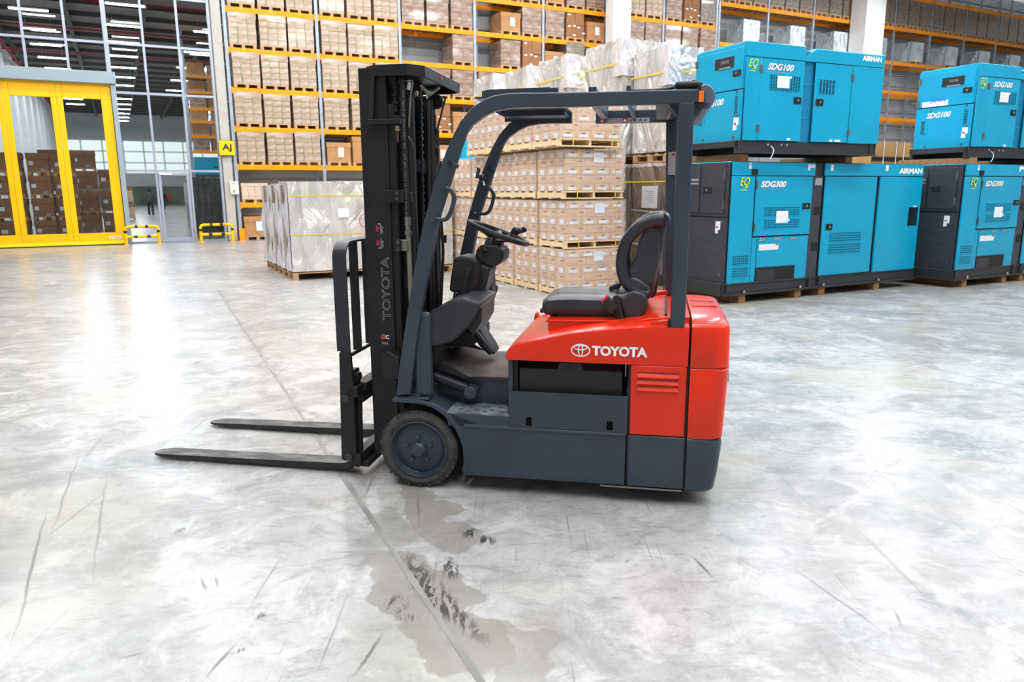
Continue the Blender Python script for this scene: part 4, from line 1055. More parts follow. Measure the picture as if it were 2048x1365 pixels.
# brown wrapped load between mast and guard
put('A', 3.449+.6, 0, -10.158+2.2, 'brown film-wrapped load behind the long foil loads, lower one', 'brown loads behind the foil row', sc_=(1, 1, 1.1))
put('B', 3.449+.6, 1.18, -10.158+2.2, 'brown film-wrapped load behind the long foil loads, upper one', 'brown loads behind the foil row', sc_=(1, 1, 1.0))
# teal crates standing in the racking
def teal_crate(M, lab, grp, W=1.3, H=1.05):
    t = thing('machine', lab, 'machine', M, grp)
    bm = new(); box(bm, 0, W, 0, .9, .12, H); obj('body', bm, teal, t, bevel=.01)
    bm = new(); box(bm, .02, W-.02, .02, .88, 0, .12); obj('base', bm, genbase, t)
    seam_panel(t, 'door', .1, W*.5, .2, H-.2, teal, -.001, .01); sticker(t, W*.6, W*.9, H-.22, H-.12, white, -.002); latch(t, W*.4, W*.46, .5, .58, -.012)
    return t
teal_crate(RM @ T(8.273-.2, -.06, 2.5), 'teal machine standing in the racking, seen inside the guard curve', 'teal machines in the racking', 2.2, 1.02)
# brown boxed pallet stack between the generators
tt = thing('boxed_load', 'banded brown carton stack seen between the two generator piles', 'pallet load', GAM @ T(6.382, 2.6))
pallet_parts(tt, 1.25, .9, wood); carton_grid(tt, 1.25, .9, 2.45, 3, 6, .14, mat('kraft', '#b58850', .8), seed=8)
for k in range(6): bm = new(); box(bm, -.004, 1.25, -.012, -.009, .16+k*.408, .24+k*.408); obj('dark_band', bm, deepblk, tt)
for x in (.35, .75, 1.0): bm = new(); box(bm, x, x+.02, -.018, -.014, .14, 2.6); obj('strap', bm, white, tt)

# ---------------------------------------------------------------- forklift
# truck frame: x backwards along the truck, y across (0 = near side), z up; origin under the near front wheel
FKM = Matrix.Translation((-0.529, 3.918, 0)) @ Matrix.Rotation(R(-11.03), 4, 'Z')
fk = thing('forklift', 'orange-red and slate grey electric forklift with black mast and seat', 'forklift', FKM)
def fp(name, bm, m, parent=None, **k): return obj(name, bm, m, parent or fk, **k)
def arcp(cx, cz, r, a0, a1, n=16): return [(cx+r*math.cos(R(a0+(a1-a0)*i/n)), cz+r*math.sin(R(a0+(a1-a0)*i/n))) for i in range(n+1)]

# --- wheels
def wheel(y, side, WR=.224):
    bm = new(); n = 44
    prof = [(.163, .012), (.19, .0), (.205, .004), (WR, .022), (WR, .135), (.2, .15), (.163, .145)]
    lathe(bm, [(r, h if side > 0 else .15-h) for r, h in prof], (0, y, .224), 'y', n, cap=False)
    tyre = fp('tyre', bm, rubber, smooth=True)
    # shoulder notches: small blocks around the edge
    bm = new()
    for k in range(22):
        a = 2*PI*k/22; M_ = Matrix.Translation((0, y, .224)) @ Matrix.Rotation(a, 4, 'Y')
        box(bm, -.006, .006, .004 if side > 0 else .12, .03 if side > 0 else .146, WR-.016, WR+.0012, M_)
    obj('tread_lug', bm, rubber, tyre)['kind'] = 'stuff'
    bm = new()
    s = lambda h: (y+h if side > 0 else y+.15-h)-y
    lathe(bm, [(.166, s(.006)), (.158, s(.002)), (.152, s(.012)), (.148, s(.03)), (.142, s(.035)), (.135, s(.030)), (.0, s(.026))], (0, y, .224), 'y', 44, cap=False)
    lathe(bm, [(.163, s(.012)), (.163, s(.14)), (.15, s(.14)), (.15, s(.03))], (0, y, .224), 'y', 44, cap=False)
    rim = fp('rim', bm, slate, smooth=True)
    bm = new(); lathe(bm, [(.046, s(.028)), (.044, s(.0)), (.036, s(-.012)), (.030, s(-.016)), (0, s(-.016))], (0, y, .224), 'y', 24); obj('hub_cap', bm, slate, rim, smooth=True)
    for k in range(5):
        a = R(72*k+20); px, pz = .072*math.cos(a), .224+.072*math.sin(a)
        bm = new(); lathe(bm, [(.015, s(.028)), (.015, s(.016)), (.011, s(.008)), (0, s(.005))], (px, y, pz), 'y', 8); obj('lug_nut', bm, slate, rim, smooth=True)
    return tyre
wheel(.0, 1); wheel(.86, -1)
bm = new(); cyl(bm, (0, .12, .224), (0, .9, .224), .06, 12); fp('axle', bm, deepblk)
for yy in (.42, .56):
    bm = new(); lathe(bm, [(.10, 0), (.19, .01), (.2, .05), (.19, .09), (.10, .1)], (1.2, yy-.05, .2), 'y', 30); fp('rear_tyre', bm, rubber, smooth=True)

# --- chassis
bm = new(); box(bm, .05, .53, .24, .76, .16, .60); box(bm, .53, 1.45, .06, .94, .16, .40); fp('frame_core', bm, deepblk)
bm = new(); box(bm, -.2, .12, .22, .78, .13, .46); fp('front_axle_housing', bm, mastblk, bevel=.02)
for (y0, y1) in ((.0, .03), (.97, 1.0)):
    # lower skirt with wheel arch
    arch = arcp(0, .224, .262, -20, 62, 14)
    poly = [(1.154, .098), (.272, .094)]+arch[0:]+[(.20, .465), (.262, .455), (.262, .405), (1.154, .405)]
    poly = [(1.145, .098), (.265, .094)]+arcp(0, .224, .268, -22, 58, 14)+[(.19, .455), (.35, .40), (1.145, .395)]
    bm = new(); prism(bm, poly, y0, y1); sk = fp('side_skirt', bm, slate, bevel=.006)
    # step: sunken box with tread plate
    bm = new(); prism(bm, [(.18, .375), (.525, .375), (.525, .452), (.165, .452)], y0, y1+(.0 if y0 < .5 else 0)); fp('step_face', bm, slate, bevel=.004)
    # fender arch strip
    inn = arcp(0, .224, .262, 58, 122, 18); outr = arcp(0, .224, .285, 122, 58, 18)
    a0, a1 = ((-.004, .2) if y0 < .5 else (.80, 1.004))
    ring = list(((0.262, 0.094), (0.262, 0.202), (0.257, 0.261), (0.241, 0.311), (0.218, 0.36), (0.185, 0.404), (0.144, 0.443), (0.091, 0.475), (0.028, 0.492), (-0.057, 0.494), (-0.141, 0.497), (-0.14, 0.516), (-0.05, 0.52), (0.036, 0.513), (0.102, 0.498), (0.161, 0.467), (0.202, 0.429), (0.241, 0.374), (0.262, 0.324), (0.278, 0.264), (0.283, 0.201), (0.281, 0.095)))
    bm = new(); prism(bm, ring, a0, a1); fp('fender', bm, slate, bevel=.004)
    bm = new(); box(bm, .16, .525, y0 if y0 < .5 else .80, .20 if y0 < .5 else y1, .448, .456); st = fp('step_plate', bm, mat('worn_step', '#59616e', .5, col2='#9a9fa8', scale=14, lo=.4, hi=.7, bump=.1))
    if y0 < .5:
        for (sx, sy) in ((.24, .06), (.29, .10), (.33, .05), (.37, .12), (.41, .07), (.45, .13), (.47, .05), (.38, .03), (.28, .03), (.5, .1)):
            bm = new(); lathe(bm, [(.013, 0), (.011, .005), (.006, .005), (.005, .002), (0, .002)], (sx, sy, .456), 'z', 10); obj('tread_stud', bm, steel, st, smooth=True)
        bm = new(); lathe(bm, [(.018, 0), (.018, .012), (0, .012)], (.49, .17, .456), 'z', 6); obj('bolt', bm, slate, st)
# side of the floor well above the step
bm = new(); prism(bm, [(.06, .455), (.53, .455), (.53, .612), (.26, .612), (.06, .70)], .2, .215); fp('floor_well_side', bm, slate, bevel=.004)
bm = new(); prism(bm, [(.06, .455), (.53, .455), (.53, .612), (.26, .612), (.06, .70)], .785, .80); fp('floor_well_side', bm, slate)
bm = new(); box(bm, -.05, .2, .2, .8, .40, .50); fp('cross_frame', bm, slate, bevel=.005)
# battery side plate with two slots
def slotx(px): return px
sx0, sx1 = 0.527, 1.15
s1a, s1b, s2a, s2b = 0.614, 0.645, 1.045, 1.077
szt, szb = 0.453, 0.397
bm = new(); plate(bm, [sx0, s1a, s1b, s2a, s2b, sx1], [.395, szb, szt, .585], {(1, 1), (3, 1)}, -.004, .004)
bmesh.ops.remove_doubles(bm, verts=bm.verts, dist=1e-4)
bp_ = fp('battery_side_plate', bm, slate)
bm = new(); tube(bm, [(sx0-.002, 0, .41), (sx0-.002, 0, .578), (sx0+.008, 0, .587), (sx1, 0, .587)], .005, 6); obj('plate_edge', bm, slate, bp_, smooth=True)
for a, b_ in ((s1a, s1b), (s2a, s2b)):
    bm = new(); box(bm, a, b_, .03, .04, szb, szt); box(bm, a, b_, 0, .03, szb-.004, szb); obj('slot', bm, batblk, bp_)
bm = new(); plate(bm, [sx0, sx1], [.395, .585], set(), .996, 1.004); fp('battery_side_plate', bm, slate)
# lower crease
bm = new(); prism(bm, [(.004, .36), (-.006, .375), (-.006, .384), (.004, .40)], .27, 1.145, 'x'); fp('skirt_crease', bm, slate)
# battery and compartment
bm = new(); box(bm, .525, 1.20, .03, .97, .40, .44); box(bm, .535, .56, .05, .95, .44, .77); box(bm, 1.17, 1.19, .03, .97, .44, .77); fp('battery_bay', bm, deepblk)
bx0, bx1 = 0.567, 1.12
bm = new(); box(bm, bx0, bx1, .05, .95, .44, 0.712); bat = fp('battery', bm, batblk, bevel=.006)
zc = 0.712
bm = new(); prism(bm, [(0.767, zc-.02), (0.789, zc+.035), (0.895, zc+.035), (0.927, zc-.02)], .044, .05); obj('lifting_eye', bm, batblk, bat)
bm = new(); cyl(bm, (0.842, .038, zc+.012), (0.842, .043, zc+.012), .02, 14); obj('eye_hole', bm, deepblk, bat)
bm = new(); box(bm, 1.133, 1.138, .01, .014, 0.694, .77); fp('edge_strip', bm, steel)
bm = new(); prism(bm, [(.512, .40), (.535, .40), (.535, .765), (.512, .765)], .03, .97); fp('hood_pillar', bm, slate)
# lower rear panels
for (y0, y1) in ((.0, .03), (.97, 1.0)):
    bm = new(); box(bm, 1.158, 1.447, y0, y1, .098, .382); lp_ = fp('lower_rear_panel', bm, slate, bevel=.006)
    bm = new(); box(bm, 1.162, 1.443, y0, y1, .386, .76); up_ = fp('louvre_panel', bm, red, bevel=.006)
    if y0 < .5:
        for k in range(3):
            z = 0.714-.034*k*1.05
            for s_, d in ((0, -.002),):
                bm = new(); xa, xb = 1.189, 1.411
                sec = [(xa, z), (xb, z)]
                vs = [[bm.verts.new((xa+.008, -.0005, z+.004)), bm.verts.new((xb-.008, -.0005, z+.004))], [bm.verts.new((xa, -.014, z-.014)), bm.verts.new((xb, -.014, z-.014))], [bm.verts.new((xa+.006, -.0005, z-.026)), bm.verts.new((xb-.006, -.0005, z-.026))]]
                for q in range(2): bm.faces.new((vs[q][0], vs[q][1], vs[q+1][1], vs[q+1][0]))
                bm.faces.new((vs[0][0], vs[1][0], vs[2][0])); bm.faces.new((vs[0][1], vs[1][1], vs[2][1]))
                obj('louvre', bm, red, up_, bevel=.002)
            bm = new(); box(bm, 1.189+.006, 1.411-.006, -.0015, .0, z+.004, z+.013); obj('louvre_slot', bm, mat('deep_red', '#8a1c08', .5), up_)
bm = new(); box(bm, 1.15, 1.455, .01, .99, .12, .77); fp('gap_filler', bm, deepblk)
bm = new(); box(bm, 1.017, 1.44, .0, .03, .085, .094); fp('bottom_strip', bm, steel)

# --- counterweight: rounded block in plan
def planpts(x0, x1, y0, y1, r, n=7):
    out = [(x0, y0)]
    for i in range(n+1): a = -PI/2+PI/2*i/n; out.append((x1-r+r*math.cos(a), y0+r+r*math.sin(a)))
    for i in range(n+1): a = PI/2*i/n; out.append((x1-r+r*math.cos(a), y1-r+r*math.sin(a)))
    out.append((x0, y1)); return out
def block(name, levels, m, **k):
    bm = new(); secs = []
    for (z, x0, x1, y0, y1, r) in levels: secs.append([(x, y, z if not callable(z) else z(x, y)) for x, y in planpts(x0, x1, y0, y1, r)])
    loft(bm, secs); return fp(name, bm, m, smooth=True, **k)
XB = 1.645
cwl = block('counterweight_base', [(.085, 1.459, XB-.05, .02, .98, .06), (.10, 1.459, XB-.035, .004, .996, .07), (.2, 1.459, XB-.02, .0, 1.0, .07), (.355, 1.459, XB-.006, .0, 1.0, .07), (.372, 1.459, XB-.010, .004, .996, .07), (.380, 1.459, XB-.02, .012, .988, .07)], slate)
block('counterweight_lower', [(.380, 1.459, XB-.012, .004, .996, .075), (.388, 1.459, XB-.004, .0, 1.0, .075), (.745, 1.459, XB+.01, .0, 1.0, .075), (.753, 1.459, XB+.004, .006, .994, .075)], red)
block('counterweight_top', [(.755, 1.459, XB+.004, .006, .994, .075), (.763, 1.459, XB+.01, .0, 1.0, .075), (.955, 1.459, XB+.006, .0, 1.0, .08), (.978, 1.459, XB-.002, .010, .990, .085), (.993, 1.459, XB-.018, .032, .968, .09), (1.003, 1.459, XB-.045, .075, .925, .10), (1.010, 1.459, XB-.075, .2, .8, .10)], red)
bm = new(); tube(bm, [(1.475, .0, .90), (1.475, .0, .90)], .001, 3); bm.free()
# grooves and rib on the top cover
bm = new(); prism(bm, [(1.47, .62), (1.60, .60), (1.605, .615), (1.47, .645)], 1.008, 1.012, 'z'); fp('cover_groove', bm, mat('deep_red', '#8a1c08', .5))
bm = new(); prism(bm, [(1.47, .40), (1.61, .42), (1.60, .45), (1.47, .425)], 1.007, 1.014, 'z'); fp('cover_rib', bm, red)
bm = new(); tube(bm, [(XB+.007, .07, .68), (XB+.012, .15, .75), (XB+.012, .3, .757)], .005, 6); fp('side_trim', bm, slate, smooth=True)

# --- battery hood
def zc_(x):
    P = [(.505, .785), (.512, .812), (.525, .828), (.55, .842), (.62, .862), (.70, .885), (.846, .918), (1.0, .940), (1.15, .957), (1.25, .966), (1.35, .968), (1.447, .967)]
    for (a, b_), (c_, d) in zip(P, P[1:]):
        if a <= x <= c_: return b_+(d-b_)*(x-a)/(c_-a)
    return P[-1][1]
def hoodsec(x):
    z = zc_(x); e = min(1, (x-.505)/.05); t = .006+.012*e
    zb = 0.771+( .0)
    L_ = [(x, .0, zb), (x, .0, z-.016*e-.006), (x, .004, z-.006*e), (x, .016, z), (x, .05, z+t*.3), (x, .16, z+t*.7), (x, .5, z+t)]
    Rr = [(x, 1-p[1], p[2]) for p in L_[::-1][1:]]
    return L_+Rr
bm = new(); loft(bm, [hoodsec(x) for x in (.506, .512, .52, .535, .56, .6, .66, .75, .846, .95, 1.05, 1.15, 1.25, 1.35, 1.447)]); hood = fp('battery_hood', bm, red, smooth=True)
# hood edge lip, seat plate, deck behind the seat
bm = new(); box(bm, .505, 1.447, .001, .012, .762, .775); obj('hood_lip', bm, red, hood)
px0 = 0.707
bm = new(); prism(bm, [(px0, .88), (1.15, .94), (1.12, .96), (px0+.0, .948)], .16, .82); sp_ = fp('seat_plate', bm, red, bevel=.005)
bm = new(); prism(bm, [(px0-.01, .946), (1.13, .958), (1.13, .964), (px0-.01, .953)], .15, .83); obj('plate_flange', bm, red, sp_, bevel=.002)
bm = new(); prism(bm, [(px0+.04, .95), (1.10, .96), (1.10, .98), (px0+.04, .97)], .27, .75); obj('seat_rail', bm, deepblk, sp_)
bm = new(); tube(bm, smoothpts([(.80, .42, .972), (.70, .42, .968), (.665, .42, .968), (.652, .42, .985), (.650, .42, 1.03)]), .009, 8); fp('seat_slide_lever', bm, red, smooth=True)
bm = new(); prism(bm, [(1.17, .972), (1.25, .990), (1.452, 1.002), (1.452, .97), (1.17, .95)], .10, .90); fp('rear_deck', bm, red, bevel=.004)
bm = new(); prism(bm, [(1.325, .16), (1.337, .16), (1.343, .88), (1.331, .88)], .99, 1.0035, 'z'); fp('deck_gap', bm, deepblk)
bm = new(); prism(bm, [(1.245, .968), (1.26, .985), (1.345, .992), (1.345, .966), (1.245, .962)], .03, .075); fp('pillar_bracket', bm, red, bevel=.003)
bm = new(); prism(bm, [(1.18, 1.0), (1.345, 1.03), (1.345, 1.0), (1.17, .985)], .90, .94); fp('pillar_bracket', bm, red, bevel=.003)
bm = new(); lathe(bm, [(.022, 0), (.022, .02), (.012, .03), (0, .03)], (.56, .97, .86), 'z', 12); fp('hood_latch', bm, deepblk)
bm = new(); prism(bm, [(.50, .80), (.53, .80), (.53, .86), (.51, .86)], .93, 1.0); fp('hood_corner', bm, red, bevel=.01)
# brand marks on the hood side
def ellipse_ring(bm, cx, cz, a, b_, w_, y, n=40, wt=None):
    vo = []; vi = []
    for k in range(n):
        t = 2*PI*k/n; ww = w_
        vo.append(bm.verts.new((cx+a*math.cos(t), y, cz+b_*math.sin(t)))); vi.append(bm.verts.new((cx+(a-w_)*math.cos(t), y, cz+(b_-(wt or w_))*math.sin(t))))
    for k in range(n): bm.faces.new((vo[k], vo[(k+1) % n], vi[(k+1) % n], vi[k]))
lx0, lx1, lz0, lz1 = 0.851, 0.952, 0.794, 0.863
lcx, lcz, la, lb = (lx0+lx1)/2, (lz0+lz1)/2, (lx1-lx0)/2, (lz1-lz0)/2
bm = new(); yy = -.0022
ellipse_ring(bm, lcx, lcz, la, lb, .0065, yy); ellipse_ring(bm, lcx, lcz-.0, la*.27, lb*.93, .006, yy-.0002, wt=.003); ellipse_ring(bm, lcx, lcz+lb*.42, la*.70, lb*.42, .004, yy-.0004, wt=.006)
lg = fp('emblem', bm, white, hood)
text('brand_text', 'TOYOTA', white, hood, (0.961, -.0022, 0.801+.002), (1, 0, 0), (0, 0, 1), width=0.282, height=0.053, bold=.045)

# --- seat
def cushion_sec(x, h, w_, zb):
    pts = []
    for k in range(16):
        a = 2*PI*k/16; cy, cz = math.cos(a), math.sin(a)
        sy = (abs(cy)**.55)*(1 if cy > 0 else -1); sz = (abs(cz)**.6)*(1 if cz > 0 else -1)
        dip = -.012*(1-abs(sy))**1 if sz > 0 else 0
        pts.append((x, .51+w_*sy, zb+h/2+h/2*sz+dip))
    return pts
bm = new()
CS = [(.650, .04, .18, .985), (.655, .085, .215, .96), (.675, .12, .24, .945), (.74, .14, .25, .939), (.85, .145, .255, .939), (.95, .142, .255, .941), (1.05, .14, .25, .943), (1.12, .135, .245, .945), (1.17, .10, .22, .955)]
loft(bm, [cushion_sec(*c_) for c_ in CS]); seat = fp('seat_cushion', bm, vinyl, smooth=True)
bm = new()
loft(bm, [cushion_sec(x, .02, w_, z) for x, w_, z in ((.72, .10, 1.056), (.80, .14, 1.062), (.92, .15, 1.064), (1.06, .14, 1.063))]); obj('seat_insert', bm, vinyl, seat, smooth=True)
# hip bolster discs
for y0, y1 in ((.245, .30), (.72, .775)):
    prof = [(1.069, 1.092), (1.074, 1.113)]
    out = ((1.067, 1.089), (1.11, 1.082), (1.128, 1.104), (1.154, 1.115), (1.186, 1.113), (1.216, 1.095), (1.235, 1.063), (1.239, 1.03), (1.229, 1.003), (1.209, 0.969), (1.189, 0.941), (1.116, 0.95), (1.095, 1.01))
    bm = new(); prism(bm, list(out), y0-.02 if y0 < .5 else y0, y1); fp('hip_bolster', bm, vinyl, seat, bevel=.018, seg=3)
# backrest: slab with rolled rim
bo = ((1.289, 1.505), (1.318, 1.487), (1.319, 1.447), (1.305, 1.328), (1.288, 1.221), (1.265, 1.112), (1.248, 1.063), (1.209, 1.045), (1.178, 1.083), (1.189, 1.165), (1.212, 1.274), (1.235, 1.381), (1.248, 1.46))
bm = new(); prism(bm, list(bo), .30, .74); back = fp('backrest', bm, vinyl, bevel=.02, seg=3)
rim = ((1.302, 1.485), (1.253, 1.482), (1.189, 1.456), (1.135, 1.408), (1.102, 1.35), (1.088, 1.28), (1.09, 1.221), (1.11, 1.162), (1.148, 1.122), (1.202, 1.093), (1.234, 1.088))
for y0, sgn in ((.285, 1), (.745, -1)):
    bm = new(); P = [(x, y0+sgn*.0, z) for x, z in rim]; P = smoothpts(P, 5)
    n = len(P); tube(bm, P, [.038-.007*math.sin(PI*i/n) for i in range(n)], 14); fp('side_bolster', bm, vinyl, back, smooth=True)
    # rear web from the rim to the slab
    web = ((1.223, 1.456), (1.28, 1.448), (1.291, 1.276), (1.264, 1.155), (1.217, 1.119), (1.142, 1.15), (1.127, 1.212), (1.147, 1.248), (1.164, 1.302), (1.173, 1.366))
    bm = new(); prism(bm, list(web), min(y0-.012, y0+.012), max(y0-.012, y0+.012)); fp('bolster_web', bm, vinyl, back, bevel=.01)
    low = ((1.125, 1.188), (1.176, 1.181), (1.243, 1.136), (1.245, 1.082), (1.192, 1.081), (1.143, 1.107))
    bm = new(); prism(bm, list(low), min(y0-.03, y0+.03), max(y0-.03, y0+.03)); fp('lower_bolster', bm, vinyl, back, bevel=.02, seg=3)
bm = new(); P = [(x, .285, z) for x, z in rim[:2]]+[(rim[0][0]+.002, .4, rim[0][1]), (rim[0][0]+.002, .63, rim[0][1]), (rim[0][0], .745, rim[0][1])]
tube(bm, smoothpts([(rim[0][0]-.005, .285, rim[0][1]), (rim[0][0]+.002, .4, rim[0][1]+.005), (rim[0][0]+.002, .63, rim[0][1]+.005), (rim[0][0]-.005, .745, rim[0][1])]), .036, 12); obj('top_bolster', bm, vinyl, back, smooth=True)
pk = ((1.269, 1.228), (1.291, 1.223), (1.292, 1.187), (1.277, 1.071), (1.251, 1.054), (1.244, 1.09))
bm = new(); prism(bm, list(pk), .36, .68); obj('document_pocket', bm, mat('brown_black', '#241f20', .4), back, bevel=.005)
# hinge bracket, belt and buckle
bm = new(); prism(bm, list(((1.054, 1.087), (1.078, 1.093), (1.116, 0.952), (1.073, 0.95), (1.061, 0.991), (1.039, 1.032))), .208, .224); br = fp('seat_bracket', bm, blkplastic, bevel=.003)
bm = new(); cyl(bm, (1.069, .200, 1.0), (1.069, .21, 1.0), .013, 12); obj('bolt', bm, deepblk, br)
bm = new(); prism(bm, list(((0.989, 1.063), (1.023, 1.093), (1.078, 1.032), (1.05, 0.991), (1.025, 1.004))), .180, .205); bk = fp('belt_buckle', bm, mat('brown_black', '#241f20', .4), bevel=.004)
bm = new(); prism(bm, list(((0.988, 1.06), (0.995, 1.052), (1.029, 1.085), (1.022, 1.096))), .179, .206); obj('release_button', bm, beltred, bk, bevel=.002)
bt = ((1.011, 1.089), (1.016, 1.106), (1.073, 1.133), (1.084, 1.116), (1.073, 1.093), (1.023, 1.078))
bm = new(); prism(bm, list(bt), .44, .53); bl = fp('belt_retractor', bm, blkplastic, bevel=.008)
tg = (1.054, 1.078)
bm = new(); plate(bm, [tg[0]-.018, tg[0]-.009, tg[0]+.011, tg[0]+.02], [tg[1]-.018, tg[1]-.010, tg[1]+.004, tg[1]+.016], {(1, 1)}, .43, .434); obj('belt_tongue', bm, chrome, bl)

# --- overhead guard
outer = ((-0.116, 0.533), (-0.093, 0.69), (-0.036, 1.0), (0.017, 1.259), (0.065, 1.464), (0.142, 1.704), (0.182, 1.798), (0.229, 1.901), (0.278, 1.985), (0.339, 2.051), (0.401, 2.09), (0.447, 2.105), (0.49, 2.112), (0.548, 2.116), (0.881, 2.11), (1.471, 2.108))
inner = ((1.474, 2.049), (1.345, 2.045), (0.826, 2.043), (0.598, 2.047), (0.535, 2.045), (0.459, 2.034), (0.4, 2.009), (0.337, 1.967), (0.303, 1.924), (0.264, 1.822), (0.202, 1.645), (0.149, 1.498), (0.099, 1.26), (0.057, 1.095), (0.03, 0.964), (0.002, 0.798), (-0.035, 0.543))
bm = new()
def strip_prism(bm, outer_, inner_, y0, y1): prism(bm, list(outer_)+list(inner_), y0, y1)
strip_prism(bm, outer, inner, .0, .055); gd_ = fp('guard_side_rail', bm, slate, bevel=.006)
# far rail: front post with a stub, and a rear length (the picture shows a gap between)
xg0, xg1 = 0.733, 0.88
def cutat(pts, f): return [p for p in pts if f(p)]
o2 = [p for p in outer if p[0] < xg0]+[(xg0, 2.115)]; i2 = [(xg0, 2.045)]+[p for p in inner if p[0] < xg0]
bm = new(); strip_prism(bm, o2, i2, .945, 1.0); fp('guard_side_rail', bm, slate, bevel=.006)
bm = new(); box(bm, xg1, outer[-1][0], .945, 1.0, 2.04, 2.115); fr = fp('guard_side_rail', bm, slate, bevel=.006)
# round posts behind the front legs
pc = (0.02, 0.785)
for y_ in (.06, .94):
    bm = new(); box(bm, -0.023+.0, 0.08, y_-.03, y_+.03, .52, 0.997); 
    pp = fp('front_leg_column', bm, slate, bevel=.025, seg=3)
    bm = new(); box(bm, -.125, .07, y_-.055, y_+.06, .513, .527); ft = fp('foot_flange', bm, slate, bevel=.005)
    bm = new(); lathe(bm, [(.019, 0), (.019, .012), (.01, .014), (0, .014)], (.0, y_-.03, .527), 'z', 6); obj('bolt', bm, slate, ft)
# rear pillars
for y_, y2 in ((.0, .06), (.94, 1.0)):
    bm = new(); xt_, xb_ = (1.351, 1.351) if y_ < .5 else (1.302, 1.334); prism(bm, [(xb_, .962), (1.424, .962), (1.424, 2.05), (xt_, 2.05)], y_, y2); rp_ = fp('rear_pillar', bm, slate, bevel=.006)
    bm = new(); box(bm, 1.34, 1.351, y_, y2, .965, 1.0); obj('pillar_shim', bm, deepblk, rp_)
pst = rp_
bm = new(); box(bm, 1.335, 1.349, .9, .938, 1.73, 1.865); bm.free()
bm = new(); box(bm, 1.321, 1.366, .936, .939, 1.73, 1.865); nm = obj('rating_plate', bm, greypr, pst)
bm = new(); cyl(bm, (1.352, .934, 1.85), (1.352, .9355, 1.85), .009, 10); obj('plate_mark', bm, mat('maroon', '#8c3048', .7), nm)
# rear cross tube and gussets
bm = new()
tube(bm, [(1.47, .03, 2.075), (1.47, .97, 2.075)], .058, 20)
for v in bm.verts: v.co.x = 1.47+(v.co.x-1.47)*.85
fp('rear_cross_tube', bm, mat('grey_blue_gloss', '#5a6677', .35), bevel=.006)
bm = new(); box(bm, 1.438, 1.452, .0, 1.0, 2.02, 2.125); fp('rear_rubber_band', bm, deepblk)
for y_ in (.02, .95):
    bm = new(); prism(bm, list(((1.415, 2.043), (1.472, 2.046), (1.495, 2.043), (1.464, 2.022), (1.445, 1.986), (1.417, 1.986))), y_, y_+.02); fp('gusset', bm, slate)
bm = new(); prism(bm, [(1.30, 2.05), (1.36, 2.05), (1.36, 1.98)], .055, .075); bm2 = None; fp('corner_brace', bm, slate)
bm = new(); tube(bm, [(1.36, .5, 2.04), (1.30, .1, 2.045)], .008, 6); bm.free()
bm = new(); tube(bm, [(1.324, .3, 2.063), (1.314, .8, 2.047)], .009, 6); fp('stay_rod', bm, steel)
bm = new(); box(bm, 1.224+.02, 1.36, .055, .945, 2.05, 2.065); fp('rear_roof_plate', bm, slate)
bm = new(); box(bm, 1.442, 1.465, -.005, .0, 2.049, 2.099); obj('reflector', bm, orangeref, gd_)
bm = new(); tube(bm, smoothpts([(1.1, .1, 2.12), (1.27, .1, 2.122), (1.36, .08, 2.135), (1.42, .06, 2.15), (1.46, .06, 2.13), (1.47, .06, 2.09)]), [.004]*11+[.012]*15 if False else .007, 8); fp('lamp_cable', bm, deepblk, smooth=True)
bm = new(); box(bm, 1.33, 1.45, .03, .10, 2.115, 2.15); fp('cable_cover', bm, deepblk, bevel=.015, seg=3)
# roof: front plate and slats
fx0, fx1 = 0.38, 0.766
bm = new(); prism(bm, [(fx0, 2.10), (fx0, 2.134), (fx0+.03, 2.141), (fx1-.04, 2.144), (fx1-.04, 2.14), (fx1, 2.14), (fx1, 2.10)], .055, .075); fp('roof_front_plate', bm, slate)
bm = new(); box(bm, 0.336, 0.738, .075, .945, 2.102, 2.112); prism(bm, [(0.288, 2.105), (0.354, 2.071), (0.718, 2.071), (0.718, 2.105)], .72, .945); rfp = fp('roof_front_panel', bm, slate, bevel=.004)
bm = new(); box(bm, 0.32, 0.698, .925, .944, 2.06, 2.10); obj('panel_lip', bm, slate, rfp)
for (pa, pb) in ((0.917, 0.956), (1.1, 1.122)):
    bm = new(); box(bm, pa, pb, .05, .95, 2.06, 2.14); fp('roof_slat', bm, slate, bevel=.003)
# warning sticker strip on the far rail
wx0, wx1, wz0, wz1 = 0.905, 1.204, 2.041, 2.067
bm = new(); box(bm, wx0, wx1, .942, .9445, wz0, wz1); ws = obj('warning_strip', bm, greypr, fr)
ww = (wx1-wx0)
for a, b_ in ((0, .115), (.455, .565)):
    bm = new(); box(bm, wx0+a*ww, wx0+b_*ww, .9405, .9425, wz0, wz1); sq = obj('red_square', bm, mat('maroon', '#8c3048', .7), ws)
    cx = wx0+(a+b_)/2*ww; bm = new(); prism(bm, [(cx-.012, wz0+.006), (cx+.012, wz0+.006), (cx, wz1-.006)], .939, .9405); obj('triangle', bm, white, sq)
for i in range(4):
    cx = wx0+(.63+.1*i)*ww; bm = new(); prism(bm, [(cx-.011, wz0+.008), (cx-.004, wz0+.008), (cx+.002, wz0+.016), (cx+.011, wz0+.012), (cx+.008, wz1-.012), (cx-.006, wz1-.008), (cx-.011, wz1-.016)], .9405, .942); obj('pictogram', bm, deepblk, ws)
for i in range(5):
    for k in range(3):
        bm = new(); box(bm, wx0+(.13+.064*i)*ww, wx0+(.18+.064*i)*ww, .9405, .942, wz0+.008+.011*k, wz0+.011+.011*k); obj('text_line', bm, deepblk, ws)
